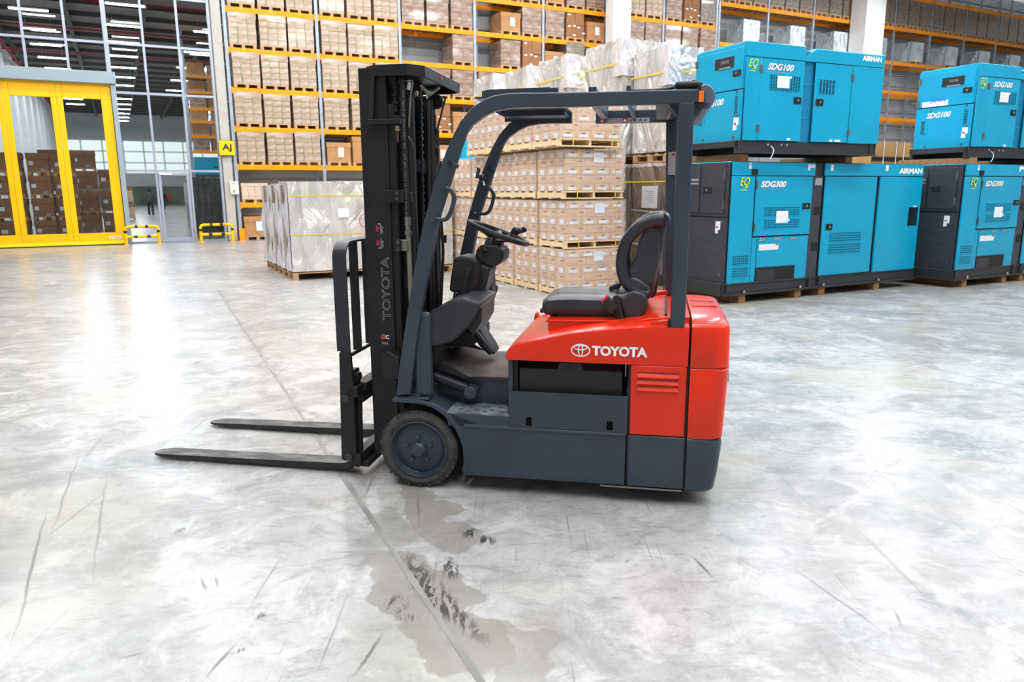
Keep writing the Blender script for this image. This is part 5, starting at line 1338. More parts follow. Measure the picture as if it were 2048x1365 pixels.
# grab handles, hooks on the front legs
def handle(pts, Y, out):
    bm = new(); P = [(p[0], Y, p[1]) for p in pts]; tube(bm, smoothpts(P, 5), .0115, 10); h = fp('grab_handle', bm, slate, smooth=True)
    for q in (P[0], P[-1]):
        bm = new(); cyl(bm, (q[0], Y-.012, q[2]), (q[0], Y+.012, q[2]), .016, 12); obj('handle_boss', bm, slate, h, smooth=True)
    return h
handle(((0.188, 1.667), (0.203, 1.658), (0.227, 1.643), (0.241, 1.62), (0.242, 1.597), (0.227, 1.547), (0.205, 1.506), (0.181, 1.496), (0.154, 1.5), (0.132, 1.501)), -.012, 1)
handle(((0.199, 1.665), (0.218, 1.652), (0.241, 1.621), (0.24, 1.593), (0.223, 1.536), (0.203, 1.505), (0.177, 1.495), (0.151, 1.498)), .94, 1)
for Y, pts in ((-.004, ((0.224, 1.793), (0.243, 1.787), (0.258, 1.777), (0.271, 1.772), (0.266, 1.755), (0.25, 1.76), (0.224, 1.77))), (.945, ((0.211, 1.795), (0.234, 1.792), (0.256, 1.801), (0.259, 1.779), (0.237, 1.77), (0.211, 1.773)))):
    bm = new(); prism(bm, list(pts), Y-.01, Y); bb = fp('hook_bracket', bm, slate, bevel=.002)
    bm = new(); cyl(bm, (pts[0][0], Y-.016, (pts[0][1]+pts[-1][1])/2), (pts[0][0], Y-.008, (pts[0][1]+pts[-1][1])/2), .012, 8); obj('bolt', bm, mastblk, bb)
bm = new(); prism(bm, list(((0.158, 1.793), (0.171, 1.793), (0.154, 1.736), (0.143, 1.719))), .0, .03); fp('leg_tab', bm, slate)
bm = new(); prism(bm, list(((0.139, 1.787), (0.159, 1.777), (0.141, 1.718), (0.125, 1.718))), .93, .945); fp('leg_tab', bm, slate)
bm = new(); bmesh.ops.create_icosphere(bm, subdivisions=2, radius=.028, matrix=Matrix.Translation((0.175, .925, 1.721))); sw = fp('key_switch', bm, blkplastic, smooth=True)
bm = new(); tube(bm, [(0.184, .90, 1.702), (0.189, .90, 1.674)], [.003, .009], 6); obj('tag', bm, white, sw)
bm = new(); cyl(bm, (0.121, .935, 1.503), (0.121, .945, 1.503), .007, 8); fp('bolt', bm, chrome)

# --- cowl, column, wheel, levers, pedals
cowl_poly = ((0.062, 0.986), (0.077, 1.003), (0.157, 1.049), (0.202, 1.066), (0.256, 1.084), (0.311, 1.069), (0.355, 1.054), (0.346, 1.015), (0.323, 0.971), (0.283, 0.918), (0.237, 0.869), (0.189, 0.831), (0.123, 0.807), (0.057, 0.799))
bm = new(); prism(bm, list(cowl_poly), .06, .10); fp('cowl_side', bm, cowlplastic, bevel=.02, seg=3)
bm = new(); prism(bm, [(p[0]-.06, p[1]) for p in cowl_poly], .80, .84); fp('cowl_side', bm, cowlplastic, bevel=.02, seg=3)
top = [p for p in cowl_poly]
bm = new(); prism(bm, [top[0], top[2], top[4], top[6], (top[6][0]-.02, top[6][1]-.05), (top[4][0], top[4][1]-.05), (top[0][0], top[0][1]-.06)], .09, .50); fp('cowl_top', bm, cowlplastic, bevel=.012, seg=3)
bm = new(); prism(bm, [(top[0][0], top[0][1]), (top[0][0]+.03, top[0][1]), (top[0][0]+.03, .70), (top[0][0], .70)], .09, .91); fp('dash_panel', bm, deepblk)
bm = new(); prism(bm, list(((0.221, 0.874), (0.273, 1.0), (0.32, 1.018), (0.313, 0.92), (0.264, 0.837))), .25, .6); fp('knee_panel', bm, cowlplastic, bevel=.012, seg=3)
# centre column
col = ((0.222, 1.247), (0.338, 1.21), (0.316, 1.131), (0.285, 1.012), (0.265, 0.892), (0.243, 0.816), (0.181, 0.805), (0.152, 0.889), (0.17, 1.01), (0.19, 1.129))
bm = new(); prism(bm, list(col), .40, .60); fp('steering_column_cover', bm, cowlplastic, bevel=.02, seg=3)
bm = new(); prism(bm, list(((0.273, 1.112), (0.304, 1.149), (0.312, 1.022), (0.287, 0.972), (0.249, 0.953), (0.25, 1.02))), .55, .68); fp('valve_cover', bm, blkplastic, bevel=.01)
bm = new(); prism(bm, list(((0.197, 0.873), (0.241, 0.828), (0.311, 0.722), (0.335, 0.673), (0.295, 0.671), (0.239, 0.719), (0.184, 0.805))), .5, .66); fp('pedal_bracket', bm, cowlplastic, bevel=.01)
# display and battery indicator box
db = ((0.132, 1.254), (0.144, 1.271), (0.183, 1.28), (0.242, 1.272), (0.271, 1.256), (0.285, 1.227), (0.275, 1.141), (0.253, 1.054), (0.223, 1.059), (0.101, 1.071), (0.109, 1.138))
bm = new(); prism(bm, list(db), .34, .52); dbx = fp('instrument_box', bm, blkplastic, bevel=.018, seg=3)
yl = (0.218, 1.262)
bm = new(); box(bm, yl[0]-.025, yl[0]+.02, .39, .44, yl[1]+.002, yl[1]+.006); obj('yellow_sticker', bm, mat('sticker_lime', '#c9cf1c', .5), dbx)
lv = ((0.221, 1.201), (0.188, 1.015))
bm = new(); tube(bm, [(lv[0][0]+.005, .30, lv[0][1]+.01), (lv[0][0], .30, lv[0][1]-.02), (lv[1][0], .30, lv[1][1])], [.018, .014, .012], 8); box(bm, lv[0][0]-.02, lv[0][0]+.025, .288, .312, lv[0][1], lv[0][1]+.012); fp('parking_brake_lever', bm, blkplastic, smooth=True)
sc_ = ((0.245, 1.279), (0.251, 1.307), (0.272, 1.331), (0.296, 1.339), (0.361, 1.334), (0.399, 1.318), (0.413, 1.295), (0.407, 1.252), (0.386, 1.229), (0.36, 1.211), (0.315, 1.213), (0.277, 1.236), (0.25, 1.253))
bm = new(); prism(bm, list(sc_), .41, .60); scv = fp('column_shroud', bm, blkplastic, bevel=.028, seg=4)
bm = new(); prism(bm, list(((0.291, 1.341), (0.313, 1.381), (0.345, 1.376), (0.336, 1.33))), .43, .47); obj('shroud_fin', bm, cowlplastic, scv, bevel=.005)
bm = new(); prism(bm, list(((0.343, 1.325), (0.359, 1.366), (0.394, 1.355), (0.382, 1.314))), .47, .55); obj('shroud_fin', bm, blkplastic, scv, bevel=.005)
bm = new(); tube(bm, [(0.294, .405, 1.318), (0.312, .39, 1.298)], .012, 8); obj('column_lever_boss', bm, deepblk, scv)
swc = Vector((0.363, .50, 1.401))
WM = Matrix.Translation(swc) @ Matrix.Rotation(R(20.5), 4, 'Y') @ Matrix.Rotation(R(-3), 4, 'X')
bm = new(); ring = [WM @ Vector((.178*math.cos(2*PI*k/48), .178*math.sin(2*PI*k/48), 0)) for k in range(48)]
tube(bm, ring, [.0155+(.0012 if k % 2 else 0) for k in range(48)], 10, closed=True); swl = fp('steering_wheel', bm, blkplastic, smooth=True)
for a in (100, 215, 325):
    bm = new(); P = [WM @ Vector((r*math.cos(R(a)), r*math.sin(R(a)), z)) for r, z in ((.172, 0), (.10, -.015), (.03, -.035))]
    tube(bm, P, [.014, .020, .028], 8, sec=[(1.3*math.cos(2*PI*k/8), .5*math.sin(2*PI*k/8)) for k in range(8)]); obj('spoke', bm, cowlplastic, swl, smooth=True)
bm = new(); tube(bm, [WM @ Vector((0, 0, -.02)), WM @ Vector((0, 0, -.055)), WM @ Vector((0, 0, -.12))], [.035, .032, .026], 16); obj('wheel_hub', bm, blkplastic, swl, smooth=True)
for k, (bx_, by_) in enumerate(((1029, 460), (1037, 459), (1048, 459))):
    q = [(0.437, 1.409), (0.454, 1.404), (0.477, 1.408)][k]; b0 = [(0.373, 1.358), (0.377, 1.344), (0.387, 1.341)][k]
    Y = .62+.04*k
    bm = new(); tube(bm, [(b0[0], Y, b0[1]), (q[0]-.015, Y, q[1]-.01)], .006, 8); lvv = fp('hydraulic_lever', bm, steel if k == 0 else blkplastic, smooth=True)
    bm = new(); d = Vector((q[0]-b0[0], 0, q[1]-b0[1])).normalized(); c_ = Vector((q[0], Y, q[1]))
    tube(bm, [c_-d*.03, c_-d*.015, c_, c_+d*.014, c_+d*.02], [.008, .013, .019, .017, .008], 10); obj('knob', bm, blkplastic, lvv, smooth=True)
# rubber floor mat
mx = ((0.019, 0.67), (0.244, 0.586))
bm = new(); prism(bm, [(mx[0][0]-.01, mx[0][1]+.005), (mx[1][0], .622), (.53, .622), (.53, .612), (mx[1][0], .612), (mx[0][0]-.01, mx[0][1]-.008)], .17, .83); fp('floor_mat', bm, matrub, bevel=.003)
bm = new(); prism(bm, [(.03, .66), (.055, .72), (.26, .618), (.25, .60)], .16, .172); fp('mat_edge', bm, mastblk, bevel=.003)
bm = new(); prism(bm, list(((-0.018, 0.808), (0.103, 0.851), (0.195, 0.854), (0.24, 0.817), (0.239, 0.751), (0.086, 0.745), (-0.014, 0.696))), .35, .8); fp('pedal_box', bm, deepblk, bevel=.01)
pd = ((0.197, 0.845), (0.252, 0.862), (0.333, 0.759), (0.33, 0.707), (0.299, 0.687), (0.251, 0.741))
bm = new(); tube(bm, [(0.229, .42, 0.837), (0.319, .42, 0.725)], [.02, .014], 8); pdl = fp('brake_pedal', bm, cowlplastic)
bm = new(); tube(bm, [(0.292, .38, 0.763), (0.345, .38, 0.711)], .022, 8); obj('pedal_pad', bm, deepblk, pdl)
bm = new(); tube(bm, smoothpts([(0.154, .4, 0.799), (0.178, .4, 0.767), (0.239, .4, 0.751)]), .008, 6); fp('pedal_rod', bm, steel)
bm = new(); box(bm, 0.1, 0.14, .36, .44, .70, .725); fp('pedal_pad', bm, deepblk, bevel=.005)
# tilt cylinder
tc0, tc1 = (0.062, 0.62), (0.27, 0.542)
bm = new(); cyl(bm, (tc0[0], .14, tc0[1]), (tc1[0]-.02, .14, tc1[1]+.01), .03, 16); tcy = fp('tilt_cylinder', bm, mastblk, smooth=True)
bm = new(); cyl(bm, (tc1[0]+.008, .10, tc1[1]-.004), (tc1[0]+.008, .18, tc1[1]-.004), .037, 20); obj('cylinder_eye', bm, slate, tcy, bevel=.006)
bm = new(); cyl(bm, (tc1[0]+.008, .09, tc1[1]-.004), (tc1[0]+.008, .1, tc1[1]-.004), .014, 12); obj('pin', bm, mat('dull_steel', '#4c4c4d', .45, metal=.6), tcy)

# ---------------------------------------------------------------- hall beyond the glass
fh = 10.6
bm = new(); box(bm, -9.6, -.4, .12, 2, fh, fh+.2); box(bm, -9.6, 14, 2, 76, fh, fh+.2); cl = struct('ceiling', bm, ceilm, M=RM)
for k in range(26):
    v = 2+k*2.85
    bm = new(); box(bm, -9.4, 13.8, v, v+.09, fh-.22, fh); struct('trim_%d' % (4+k), bm, beamd, M=RM)
bm = new()
for k in range(7):
    u = -8.4+k*3.4
    box(bm, u, u+.2, 2.2, 75, fh-.42, fh-.22)
struct('ceiling_girders', bm, beamd, M=RM)
for k, (v, z) in enumerate([(8.6, 9.9), (9.6, 9.9), (13, 9.9), (20, 9.9), (28, 9.9), (6.2, 9.9)]):
    bm = new(); cyl(bm, (-9.2, v, z), (13.3, v, z), .07 if k < 2 else .045, 8); o = obj('sprinkler_pipe', bm, pipered, None); o.matrix_world = RM
    tag(o, 'red pipe crossing under the far ceiling, %s from the glass' % ['second', 'third', 'fourth', 'fifth', 'sixth', 'nearest'][k], 'pipe', 'red sprinkler pipes')
bm = new(); cyl(bm, (-8.3, .5, 9.6), (-8.3, 60, 9.6), .09, 8); o = obj('sprinkler_main', bm, pipered, None); o.matrix_world = RM
tag(o, 'red sprinkler main running away along the ceiling at upper left', 'pipe')
bm = new(); box(bm, -9.6, -9.4, .3, 76, 0, fh); struct('wall_left', bm, wallwhite, M=RM)
for k in range(12):
    bm = new(); box(bm, -9.4, -8.75, 5.5+k*5.2, 7.3+k*5.2, 0, fh); struct('wall_left_pier_%d' % k, bm, colwhite, M=RM)
bm = new(); box(bm, -9.6, 14, 76, 76.3, 0, fh); fw = struct('wall_far', bm, wallwhite, M=RM)
bm = new(); box(bm, 13.8, 14, 1.7, 76, 0, fh); struct('wall_right', bm, wallgrey, M=RM)
for i in range(8):
    for j in range(3):
        bm = new(); box(bm, -9+i*2.2, -7+i*2.2, 75.9, 76, 3.8+j*1.3, 4.9+j*1.3); obj('window_pane', bm, mat('window_daylight', '#dfe8e6', .3, emit=.9), fw)
bm = new(); box(bm, -8, 8, 75.7, 75.95, 2.2, 3.6); obj('panel_band', bm, white, fw)
bm = new(); box(bm, -8, 8, 75.7, 75.95, 0, 2.2); obj('green_band', bm, mat('machine_green', '#5f7f6c', .6, col2='#8d9f8c', scale=.6), fw)
# ceiling lamps: visible rows beyond the glass and rows over the near hall
def lamp_proto():
    t = thing('strip_lamp', 'x', 'lamp', T(0, 0, -60))
    bm = new(); prism(bm, [(-.09, .06), (.09, .06), (.11, .0), (-.11, .0)], -.72, .72, 'x'); obj('lamp_housing', bm, lamph, t)
    bm = new(); box(bm, -.70, .70, -.055, .055, -.03, -.002); obj('lamp_tube', bm, lampm, t)
    bm = new(); cyl(bm, (-.5, 0, .06), (-.5, 0, .5), .006, 4); cyl(bm, (.5, 0, .06), (.5, 0, .5), .006, 4); obj('hanger', bm, alu, t)
    return reg('lamp', t)
lamp_proto()
def lamp(u, v, z, lab, grp, s=(1, 1, 1)):
    o = dup(PROT['lamp'], RM @ T(u, v, z) @ Matrix.Diagonal((s[0], s[1], s[2], 1)), lab, grp); return o
NTH = ['first', 'second', 'third', 'fourth', 'fifth', 'sixth', 'seventh', 'eighth', 'ninth', 'tenth', 'eleventh', 'twelfth', 'thirteenth', 'fourteenth']
for k in range(14): lamp(-2.5, 8.9+k*4.35, 9., '%s strip lamp from the glass, row straight above the glass door' % NTH[k], 'strip lamps beyond the glass')
for k in range(11): lamp(-6.1, 8.2+k*4.35, 9.2, '%s strip lamp from the glass, row above the yellow door' % NTH[k], 'strip lamps beyond the yellow door')
for k in range(6): lamp(1.2, 8.2+k*6, 9.2, '%s strip lamp from the glass, row beside the distant racking' % NTH[k], 'strip lamps of the right hand row')
for j, v in enumerate((-4, -8.5, -13, -17.5, -22, -26.5, -31)):
    for k, u in enumerate((-6.3, -2.2, 2.5, 7, 12, 17, 23, 29)):
        if j > 4 and k > 4: continue
        lamp(u, v, 10.8, 'near hall ceiling strip lamp, %s row from the glass wall, %s from its left end' % (NTH[j], NTH[k]), 'strip lamps over the near hall', (1.05, 2.4, 1))
bm = new(); box(bm, -25, 50, -45, .2, 12.6, 12.8); struct('ceiling_near', bm, ceilm, M=RM)

# brown boxed stacks behind the yellow door
def stack(u, v, n, W, H, lab, seed, dark=cardd):
    for k in range(n):
        t = thing('brown_box_pallet', '%s, %s layer up' % (lab, ['bottom', 'second', 'third', 'fourth', 'fifth', 'sixth'][k]), 'box', RM @ T(u, v, k*H), 'brown boxed pallets behind the yellow door')
        pallet_simple(t, W, W, wood, .12)
        bm = new(); box(bm, .01, W-.01, .01, W-.01, .12, H-.16); obj('carton', bm, dark, t, bevel=.008)
        bm = new(); box(bm, -.01, W+.01, -.01, W+.01, H-.2, H-.01); obj('lid', bm, cardd, t, bevel=.006)
        add_label(t, W*.1, W*.3, H*.45, H*.62, paper, -.004)
        bm = new(); box(bm, W*.6, W*.8, .003, .008, H*.2, H*.3); obj('print', bm, greypr, t)
        bm = new(); box(bm, W, W+.003, W*.3, W*.6, H*.35, H*.65); obj('label', bm, paper, t)
stack(-8.05, 2.2, 4, .98, .72, 'boxed pallet far left behind the yellow door', 1)
stack(-7.0, 2.2, 4, .86, .72, 'boxed pallet behind the first yellow door window', 1)
stack(-6.02, 2.4, 4, .62, .72, 'boxed pallet second from left behind the door', 2)
stack(-5.30, 2.4, 4, .62, .71, 'boxed pallet third from left behind the door', 3)
stack(-5.9, 5.4, 4, .9, .78, 'boxed pallet further back behind the middle window', 4)
stack(-4.95, 5.6, 3, .75, .80, 'boxed pallet behind the right window, left one', 5)
stack(-4.1, 6.0, 3, .8, .82, 'boxed pallet behind the right window, right one', 6)
stack(-5.1, 9.0, 4, .9, .82, 'tall boxed pallet deeper behind the right window', 7)
# far rack and teal machine
FR_ = RM @ T(.35, 20)
rt = thing('pallet_rack', 'distant orange racking seen through the upper right glass panes', 'rack', FR_)
for n in range(3):
    bm = new(); box(bm, n*2.6, n*2.6+.1, 0, .1, 0, 10.3); box(bm, n*2.6, n*2.6+.1, 1, 1.1, 0, 10.3); obj('upright_post', bm, upright, rt)
for z in (2.4, 3.85, 4.7, 5.5, 6.2, 7.1, 7.95):
    bm = new(); box(bm, .1, 5.2, -.03, .03, z-.14, z); obj('beam', bm, beam, rt)
for a, z in enumerate((3.85, 4.7, 5.5, 6.2, 7.1, 7.95)):
    for q in range(5):
        t = thing('boxed_load', 'small brown load on the distant racking, %s shelf, %s from left' % (NTH[a], NTH[q]), 'pallet load', FR_ @ T(.2+q*1.0, 0, z), 'loads on the distant racking')
        bm = new(); box(bm, 0, .85, 0, .9, .1, .58+.1*((q+a) % 2)); obj('carton', bm, (wrapcard2, cardd, card)[(q+a) % 3], t); bm = new(); box(bm, 0, .85, 0, .9, 0, .1); obj('pallet', bm, wood, t)
teal_crate(FR_ @ T(.15, -.02, 2.42), 'teal machine on the distant racking beyond the glass', 'teal machines in the racking', 2.6, 1.1)
t = thing('wrapped_roll', 'dark film-wrapped tall load right behind the glass beside the column', 'pallet load', RM @ T(-1.05, 3.2)); obj('film', foil_body(.95, .9, 2.0, .13, 81, .03), mat('black_film', '#2c2d2e', .25, col2='#4a4b4c', scale=4, bump=.5, coat=.6), t, smooth=True); pallet_simple(t, .95, .9)
t = thing('wrapped_bundle', 'white and maroon wrapped bundle standing behind the glass door', 'pallet load', RM @ T(-.95, 8.5))
obj('white_wrap', foil_body(.5, .6, 1.9, .05, 82, .04), filmclear, t, smooth=True)
bm = new(); box(bm, .5, .75, .05, .5, .4, 1.85); obj('maroon_cloth', bm, mat('maroon', '#8c3048', .7), t, bevel=.05); bm = new(); box(bm, .5, .8, .05, .55, .03, .4); obj('navy_bag', bm, mat('navy', '#2a3348', .7), t, bevel=.05)
t = thing('ramp', 'yellow steel ramp lying open far behind the glass door', 'ramp', RM @ T(.4, 24)); bm = new(); prism(bm, [(0, 0), (3.2, 0), (3.2, .1), (0, 1.1)], 0, 1.2); obj('ramp_side', bm, safyel, t)
bm = new(); prism(bm, [(0, 1.1), (3.2, .1), (3.2, .13), (0, 1.14)], 0, 1.2); obj('ramp_deck', bm, steel, t)
stack(-3.75, 22, 2, 1.0, .95, 'pale boxed pallet far behind the glass, left of the walking people', 12, cardp)
# people walking away, far behind the glass
def person(M, lab, top, trous, skin='#b98a6c', stride=.18):
    t = thing('person', lab, 'person', M, 'people walking beyond the glass')
    J = [((0, 0, .95), .14), ((0, 0, 1.15), .13), ((0, 0, 1.38), .17), ((0, 0, 1.5), .07), ((0, 0, 1.56), .06),
         ((-.1, 0, .9), .1), ((-.11, stride*.5, .5), .07), ((-.11, stride, .09), .045), ((-.11, stride+.16, .04), .04),
         ((.1, 0, .9), .1), ((.11, -stride*.4, .5), .07), ((.11, -stride, .09), .045), ((.11, -stride+.16, .04), .04),
         ((-.2, 0, 1.4), .07), ((-.26, -.03, 1.12), .05), ((-.27, .06, .86), .035), ((.2, 0, 1.4), .07), ((.27, .02, 1.12), .05), ((.27, .12, .88), .035)]
    E_ = [(0, 1), (1, 2), (2, 3), (3, 4), (0, 5), (5, 6), (6, 7), (7, 8), (0, 9), (9, 10), (10, 11), (11, 12), (2, 13), (13, 14), (14, 15), (2, 16), (16, 17), (17, 18)]
    me = bpy.data.meshes.new('body'); me.from_pydata([j[0] for j in J], E_, []); o = bpy.data.objects.new('body', me); C.objects.link(o); o.parent = t
    s = o.modifiers.new('skin', 'SKIN'); o.modifiers.new('sub', 'SUBSURF').levels = 1
    for i, j in enumerate(J): me.skin_vertices[0].data[i].radius = (j[1], j[1]*.8)
    me.skin_vertices[0].data[0].use_root = True
    me.materials.append(top)
    bm = new()
    lathe(bm, [(.085, .86), (.15, .9), (.16, .98), (.13, 1.0)], (0, 0, 0), 'z', 12)
    for sgn, yy in ((-1, stride), (1, -stride)): tube(bm, [(sgn*.1, 0, .95), (sgn*.11, yy*.5, .5), (sgn*.11, yy, .1)], [.115, .085, .07], 8)
    obj('trousers', bm, trous, t, smooth=True)
    bm = new(); bmesh.ops.create_icosphere(bm, subdivisions=2, radius=.105, matrix=Matrix.Translation((0, 0, 1.66)) @ Matrix.Diagonal((.85, 1, 1.15, 1))); obj('head', bm, mat('skin', skin, .6), t, smooth=True)
    bm = new(); bmesh.ops.create_icosphere(bm, subdivisions=2, radius=.112, matrix=Matrix.Translation((0, -.015, 1.69)) @ Matrix.Diagonal((.88, 1, 1.1, 1))); obj('hair', bm, mat('dark_hair', '#1d1a18', .7), t, smooth=True)
person(RM @ T(-1.67, 29.5), 'person in a grey jacket walking away beyond the glass', mat('grey_jacket', '#4d4f50', .8), mat('dark_trousers', '#3a3b3d', .8))
person(RM @ T(-.85, 30.4) @ Matrix.Rotation(R(-30), 4, 'Z'), 'person in black walking beyond the glass door, carrying something red', mat('black_jacket', '#1f1f22', .8), mat('dark_trousers2', '#2c2c30', .8), stride=.26)
bm = new(); box(bm, 0, .3, 0, .1, 0, .3); o = obj('red_box', bm, redpr, None, bevel=.02); o.matrix_world = RM @ T(-.55, 30.2, 1.1); tag(o, 'small red and white box held by the person in black', 'box')

# --- mast
XM0, XM1 = -0.324, -0.172
ZT = 2.285
def channel(x0, x1, yweb, d, z0, z1, m=mastblk, name='mast_rail', th=.012, fl=.05):
    # web at yweb, flanges reaching d (signed) inwards
    bm = new(); s = 1 if d > 0 else -1
    poly = [(x0, yweb), (x1, yweb), (x1, yweb+s*fl), (x1-.02, yweb+s*fl), (x1-.02, yweb+s*th), (x0+.02, yweb+s*th), (x0+.02, yweb+s*fl), (x0, yweb+s*fl)]
    prism(bm, poly, z0, z1, 'z'); return fp(name, bm, m, bevel=.002)
out1 = channel(XM0, XM1, .17, 1, .12, ZT); out2 = channel(XM0, XM1, .83, -1, .12, ZT)
channel(XM0+.03, XM1+.015, .235, 1, .14, ZT-.03, fl=.04); channel(XM0+.03, XM1+.015, .765, -1, .14, ZT-.03, fl=.04)
for y_ in (.19, .78): bm = new(); box(bm, XM1+.0, XM1+.035, y_-.005, y_+.03, .3, 2.1); fp('rear_web', bm, deepblk)
for y_ in (.27, .72): bm = new(); box(bm, XM1-.01, XM1+.075, y_-.01, y_+.02, .2, 2.2); fp('gap_fill_bar', bm, mastblk)  # solid bars added so no light shows through between rail and chain
bm = new(); box(bm, XM1-.09, XM1-.08, .3, .7, .3, 2.15); fp('gap_fill_plate', bm, deepblk)  # black plate added behind the rails to keep the mast gaps dark
# top tie bar with folded skirt
def tie(z0, z1, inset=0.):
    i = inset
    return [(-.285+i, .19), (-.225, .145+i), (-.04, .145+i), (.03-i, .23), (.035-i, .93), (-.03, .97-i), (-.24, .97-i), (-.285+i, .92)]
o_ = tie(0, 0); i_ = tie(0, 0, .012)
bm = new()
vo = [[bm.verts.new((x, y, z)) for x, y in o_] for z in (2.238, 2.296)]; vi = [[bm.verts.new((x, y, z)) for x, y in i_] for z in (2.238, 2.288)]
n = len(o_)
for k in range(n):
    k2 = (k+1) % n
    bm.faces.new((vo[0][k], vo[0][k2], vo[1][k2], vo[1][k])); bm.faces.new((vi[0][k], vi[1][k], vi[1][k2], vi[0][k2])); bm.faces.new((vo[0][k], vi[0][k], vi[0][k2], vo[0][k2]))
bm.faces.new(vo[1]); bm.faces.new(vi[1][::-1])
tb = fp('top_tie_bar', bm, mastblk, bevel=.003)
bm = new(); box(bm, .031, .037, .5, .53, 2.262, 2.275); obj('sticker', bm, redpr, tb)
# brackets along the near rail
def br_at(p0, p1, Y, name='mast_bracket', m=mastblk, dep=.06):
    bm = new(); box(bm, p0[0], p1[0], Y, Y+dep, min(p0[1], p1[1]), max(p0[1], p1[1])); return fp(name, bm, m, bevel=.003)
b1 = br_at((-0.267, 1.992), (-0.086, 2.019), .13, dep=.04)
bm = new(); tube(bm, [(-0.236, .15, 2.242), (-0.252, .15, 2.018)], .014, 6); fp('corner_stay', bm, mastblk)
b2 = br_at((-0.191, 1.58), (-0.089, 1.649), .13, dep=.04); b2b = br_at((-0.116, 1.587), (-0.062, 1.638), .2, dep=.04)
b3 = br_at((-0.147, 1.318), (-0.116, 1.384), .15, dep=.03); b3b = br_at((-0.132, 1.316), (-0.08, 1.379), .17, m=steel, dep=.02)
for b_, pts in ((b2, ((-0.113, 1.631), (-0.114, 1.601))), (b3, ((-0.125, 1.366), (-0.126, 1.328)))):
    for p in pts:
        bm = new(); cyl(bm, (p[0], (.12 if b_ is b2 else .138), p[1]), (p[0], (.13 if b_ is b2 else .15), p[1]), .011, 8); obj('bolt', bm, mat('dull_steel', '#4c4c4d', .45, metal=.6), b_)
bm = new(); box(bm, -0.137, -0.095, .14, .17, 2.018, 2.036); fp('chain_anchor', bm, mastblk, bevel=.003)
bm = new(); tube(bm, [(-0.109, .15, 1.983), (-0.107, .15, 1.957)], .012, 8); fp('anchor_nut', bm, mat('brass_grey', '#8f8463', .4, metal=.6))
bm = new(); tube(bm, [(-0.107, .15, 1.957), (-0.109, .15, 1.898)], .008, 8); fp('anchor_rod', bm, mat('rust_dark', '#3a2a26', .6))
# lift cylinders
for Y, nm_ in ((.30, 0), (.70, 1)):
    xa = -0.094
    bm = new(); cyl(bm, (xa, Y, .2), (xa, Y, 2.16), .034, 20); lc = fp('lift_cylinder', bm, mat('cylinder_black', '#141416', .3), smooth=True)
    bm = new(); cyl(bm, (xa, Y, 2.16), (xa, Y, 2.24), .022, 12); obj('piston_rod', bm, chrome, lc, smooth=True)
    bm = new(); lathe(bm, [(.04, 0), (.042, .03), (.03, .04)], (xa, Y, 2.14), 'z', 20); obj('gland_nut', bm, mastblk, lc, smooth=True)
# silver pipe and fitting
sp0, sp1 = (-0.084, 1.404), (-0.074, 1.126)
bm = new(); cyl(bm, (sp0[0], .2, sp0[1]), (sp1[0]+.0, .2, sp1[1]-.55), .014, 12); pf = fp('hydraulic_pipe', bm, mat('pipe_grey', '#8b887c', .4, metal=.5), smooth=True)
bm = new(); tube(bm, [(sp0[0], .2, sp0[1]), (sp0[0], .2, sp0[1]+.02), (sp0[0], .2, sp0[1]+.022), (sp0[0], .2, sp0[1]+.05), (sp0[0], .2, sp0[1]+.052), (sp0[0]-.001, .2, sp0[1]+.10)], [.022, .022, .016, .016, .019, .019], 6); obj('hose_fitting', bm, steel, pf)
# hoses
def hose(pts, r=.011, m=None, name='hydraulic_hose'):
    bm = new(); tube(bm, smoothpts(pts, 6), r, 8); return fp(name, bm, m or mat('hose_black', '#131315', .45), smooth=True)
h1 = hose([(-0.087, .2, 2.222), (-0.092, .2, 1.992), (-0.087, .2, 1.729), (sp0[0], .2, sp0[1]+.1)], .0165)
text('hose_print', '- 3/8  HYD HOSE  21.0 MPa  WP 210 -  3/8  HYD HOSE  21.0 MPa  WP', greypr, h1, (-0.083+.003, .182, 1.487), (0.003, 0, 0.657), (-1, 0, -.05), width=.68, height=.0065, bold=0)
hose([(-0.1, .22, 2.215), (-0.1+.03, .22, 2.222), (-0.058+.02, .22, 2.215), (-0.053, .22, 2.14), (-0.067, .22, 1.98)], .006, steel, 'steel_pipe')
hose([(-0.066, .2, 1.926), (-0.05, .2, 1.905), (-0.04, .2, 1.871)], .006)
hose([(-0.06, .4, 2.222), (-0.034, .5, 2.19), (-0.034, .6, 2.214), (-0.009, .62, 2.238)], .012, mat('pipe_grey', '#8b887c', .4, metal=.5))
hose([(0.009, .7, 2.19), (-0.011, .7, 2.131), (-0.058, .7, 1.973), (-0.073, .7, 1.885), (-0.071, .7, 1.737)], .006, name='control_cable')
hose([(-0.088, .7, 1.915), (-0.054, .7, 1.897), (-0.046, .7, 1.85)], .006, name='control_cable')
for q, (xx, YY) in enumerate(((855, .55), (862, .62), (871, .7), (878, .76))):
    a = [(-0.059, 2.158), (-0.06, 2.166), (-0.068, 2.089), (-0.069, 2.007)][q]; b_ = [(-0.075, 0.865), (-0.077, 0.853), (-0.082, 0.839), (-0.073, 0.829)][q]
    hose([(a[0], YY, a[1]), ((a[0]*2+b_[0])/3, YY, (a[1]*2+b_[1])/3), ((a[0]+b_[0]*2)/3-.005, YY, (a[1]+b_[1]*2)/3), (b_[0], YY, b_[1])], .013)
hose([(-0.069, .8, 1.462), (-0.061, .8, 1.274), (-0.072, .8, 1.082), (-0.087, .8, 0.887)], .010, name='control_cable')
bm = new(); prism(bm, list(((-0.083, 1.36), (-0.047, 1.366), (-0.048, 1.315), (-0.074, 1.322))), .82, .84); fp('switch_bracket', bm, mastblk)
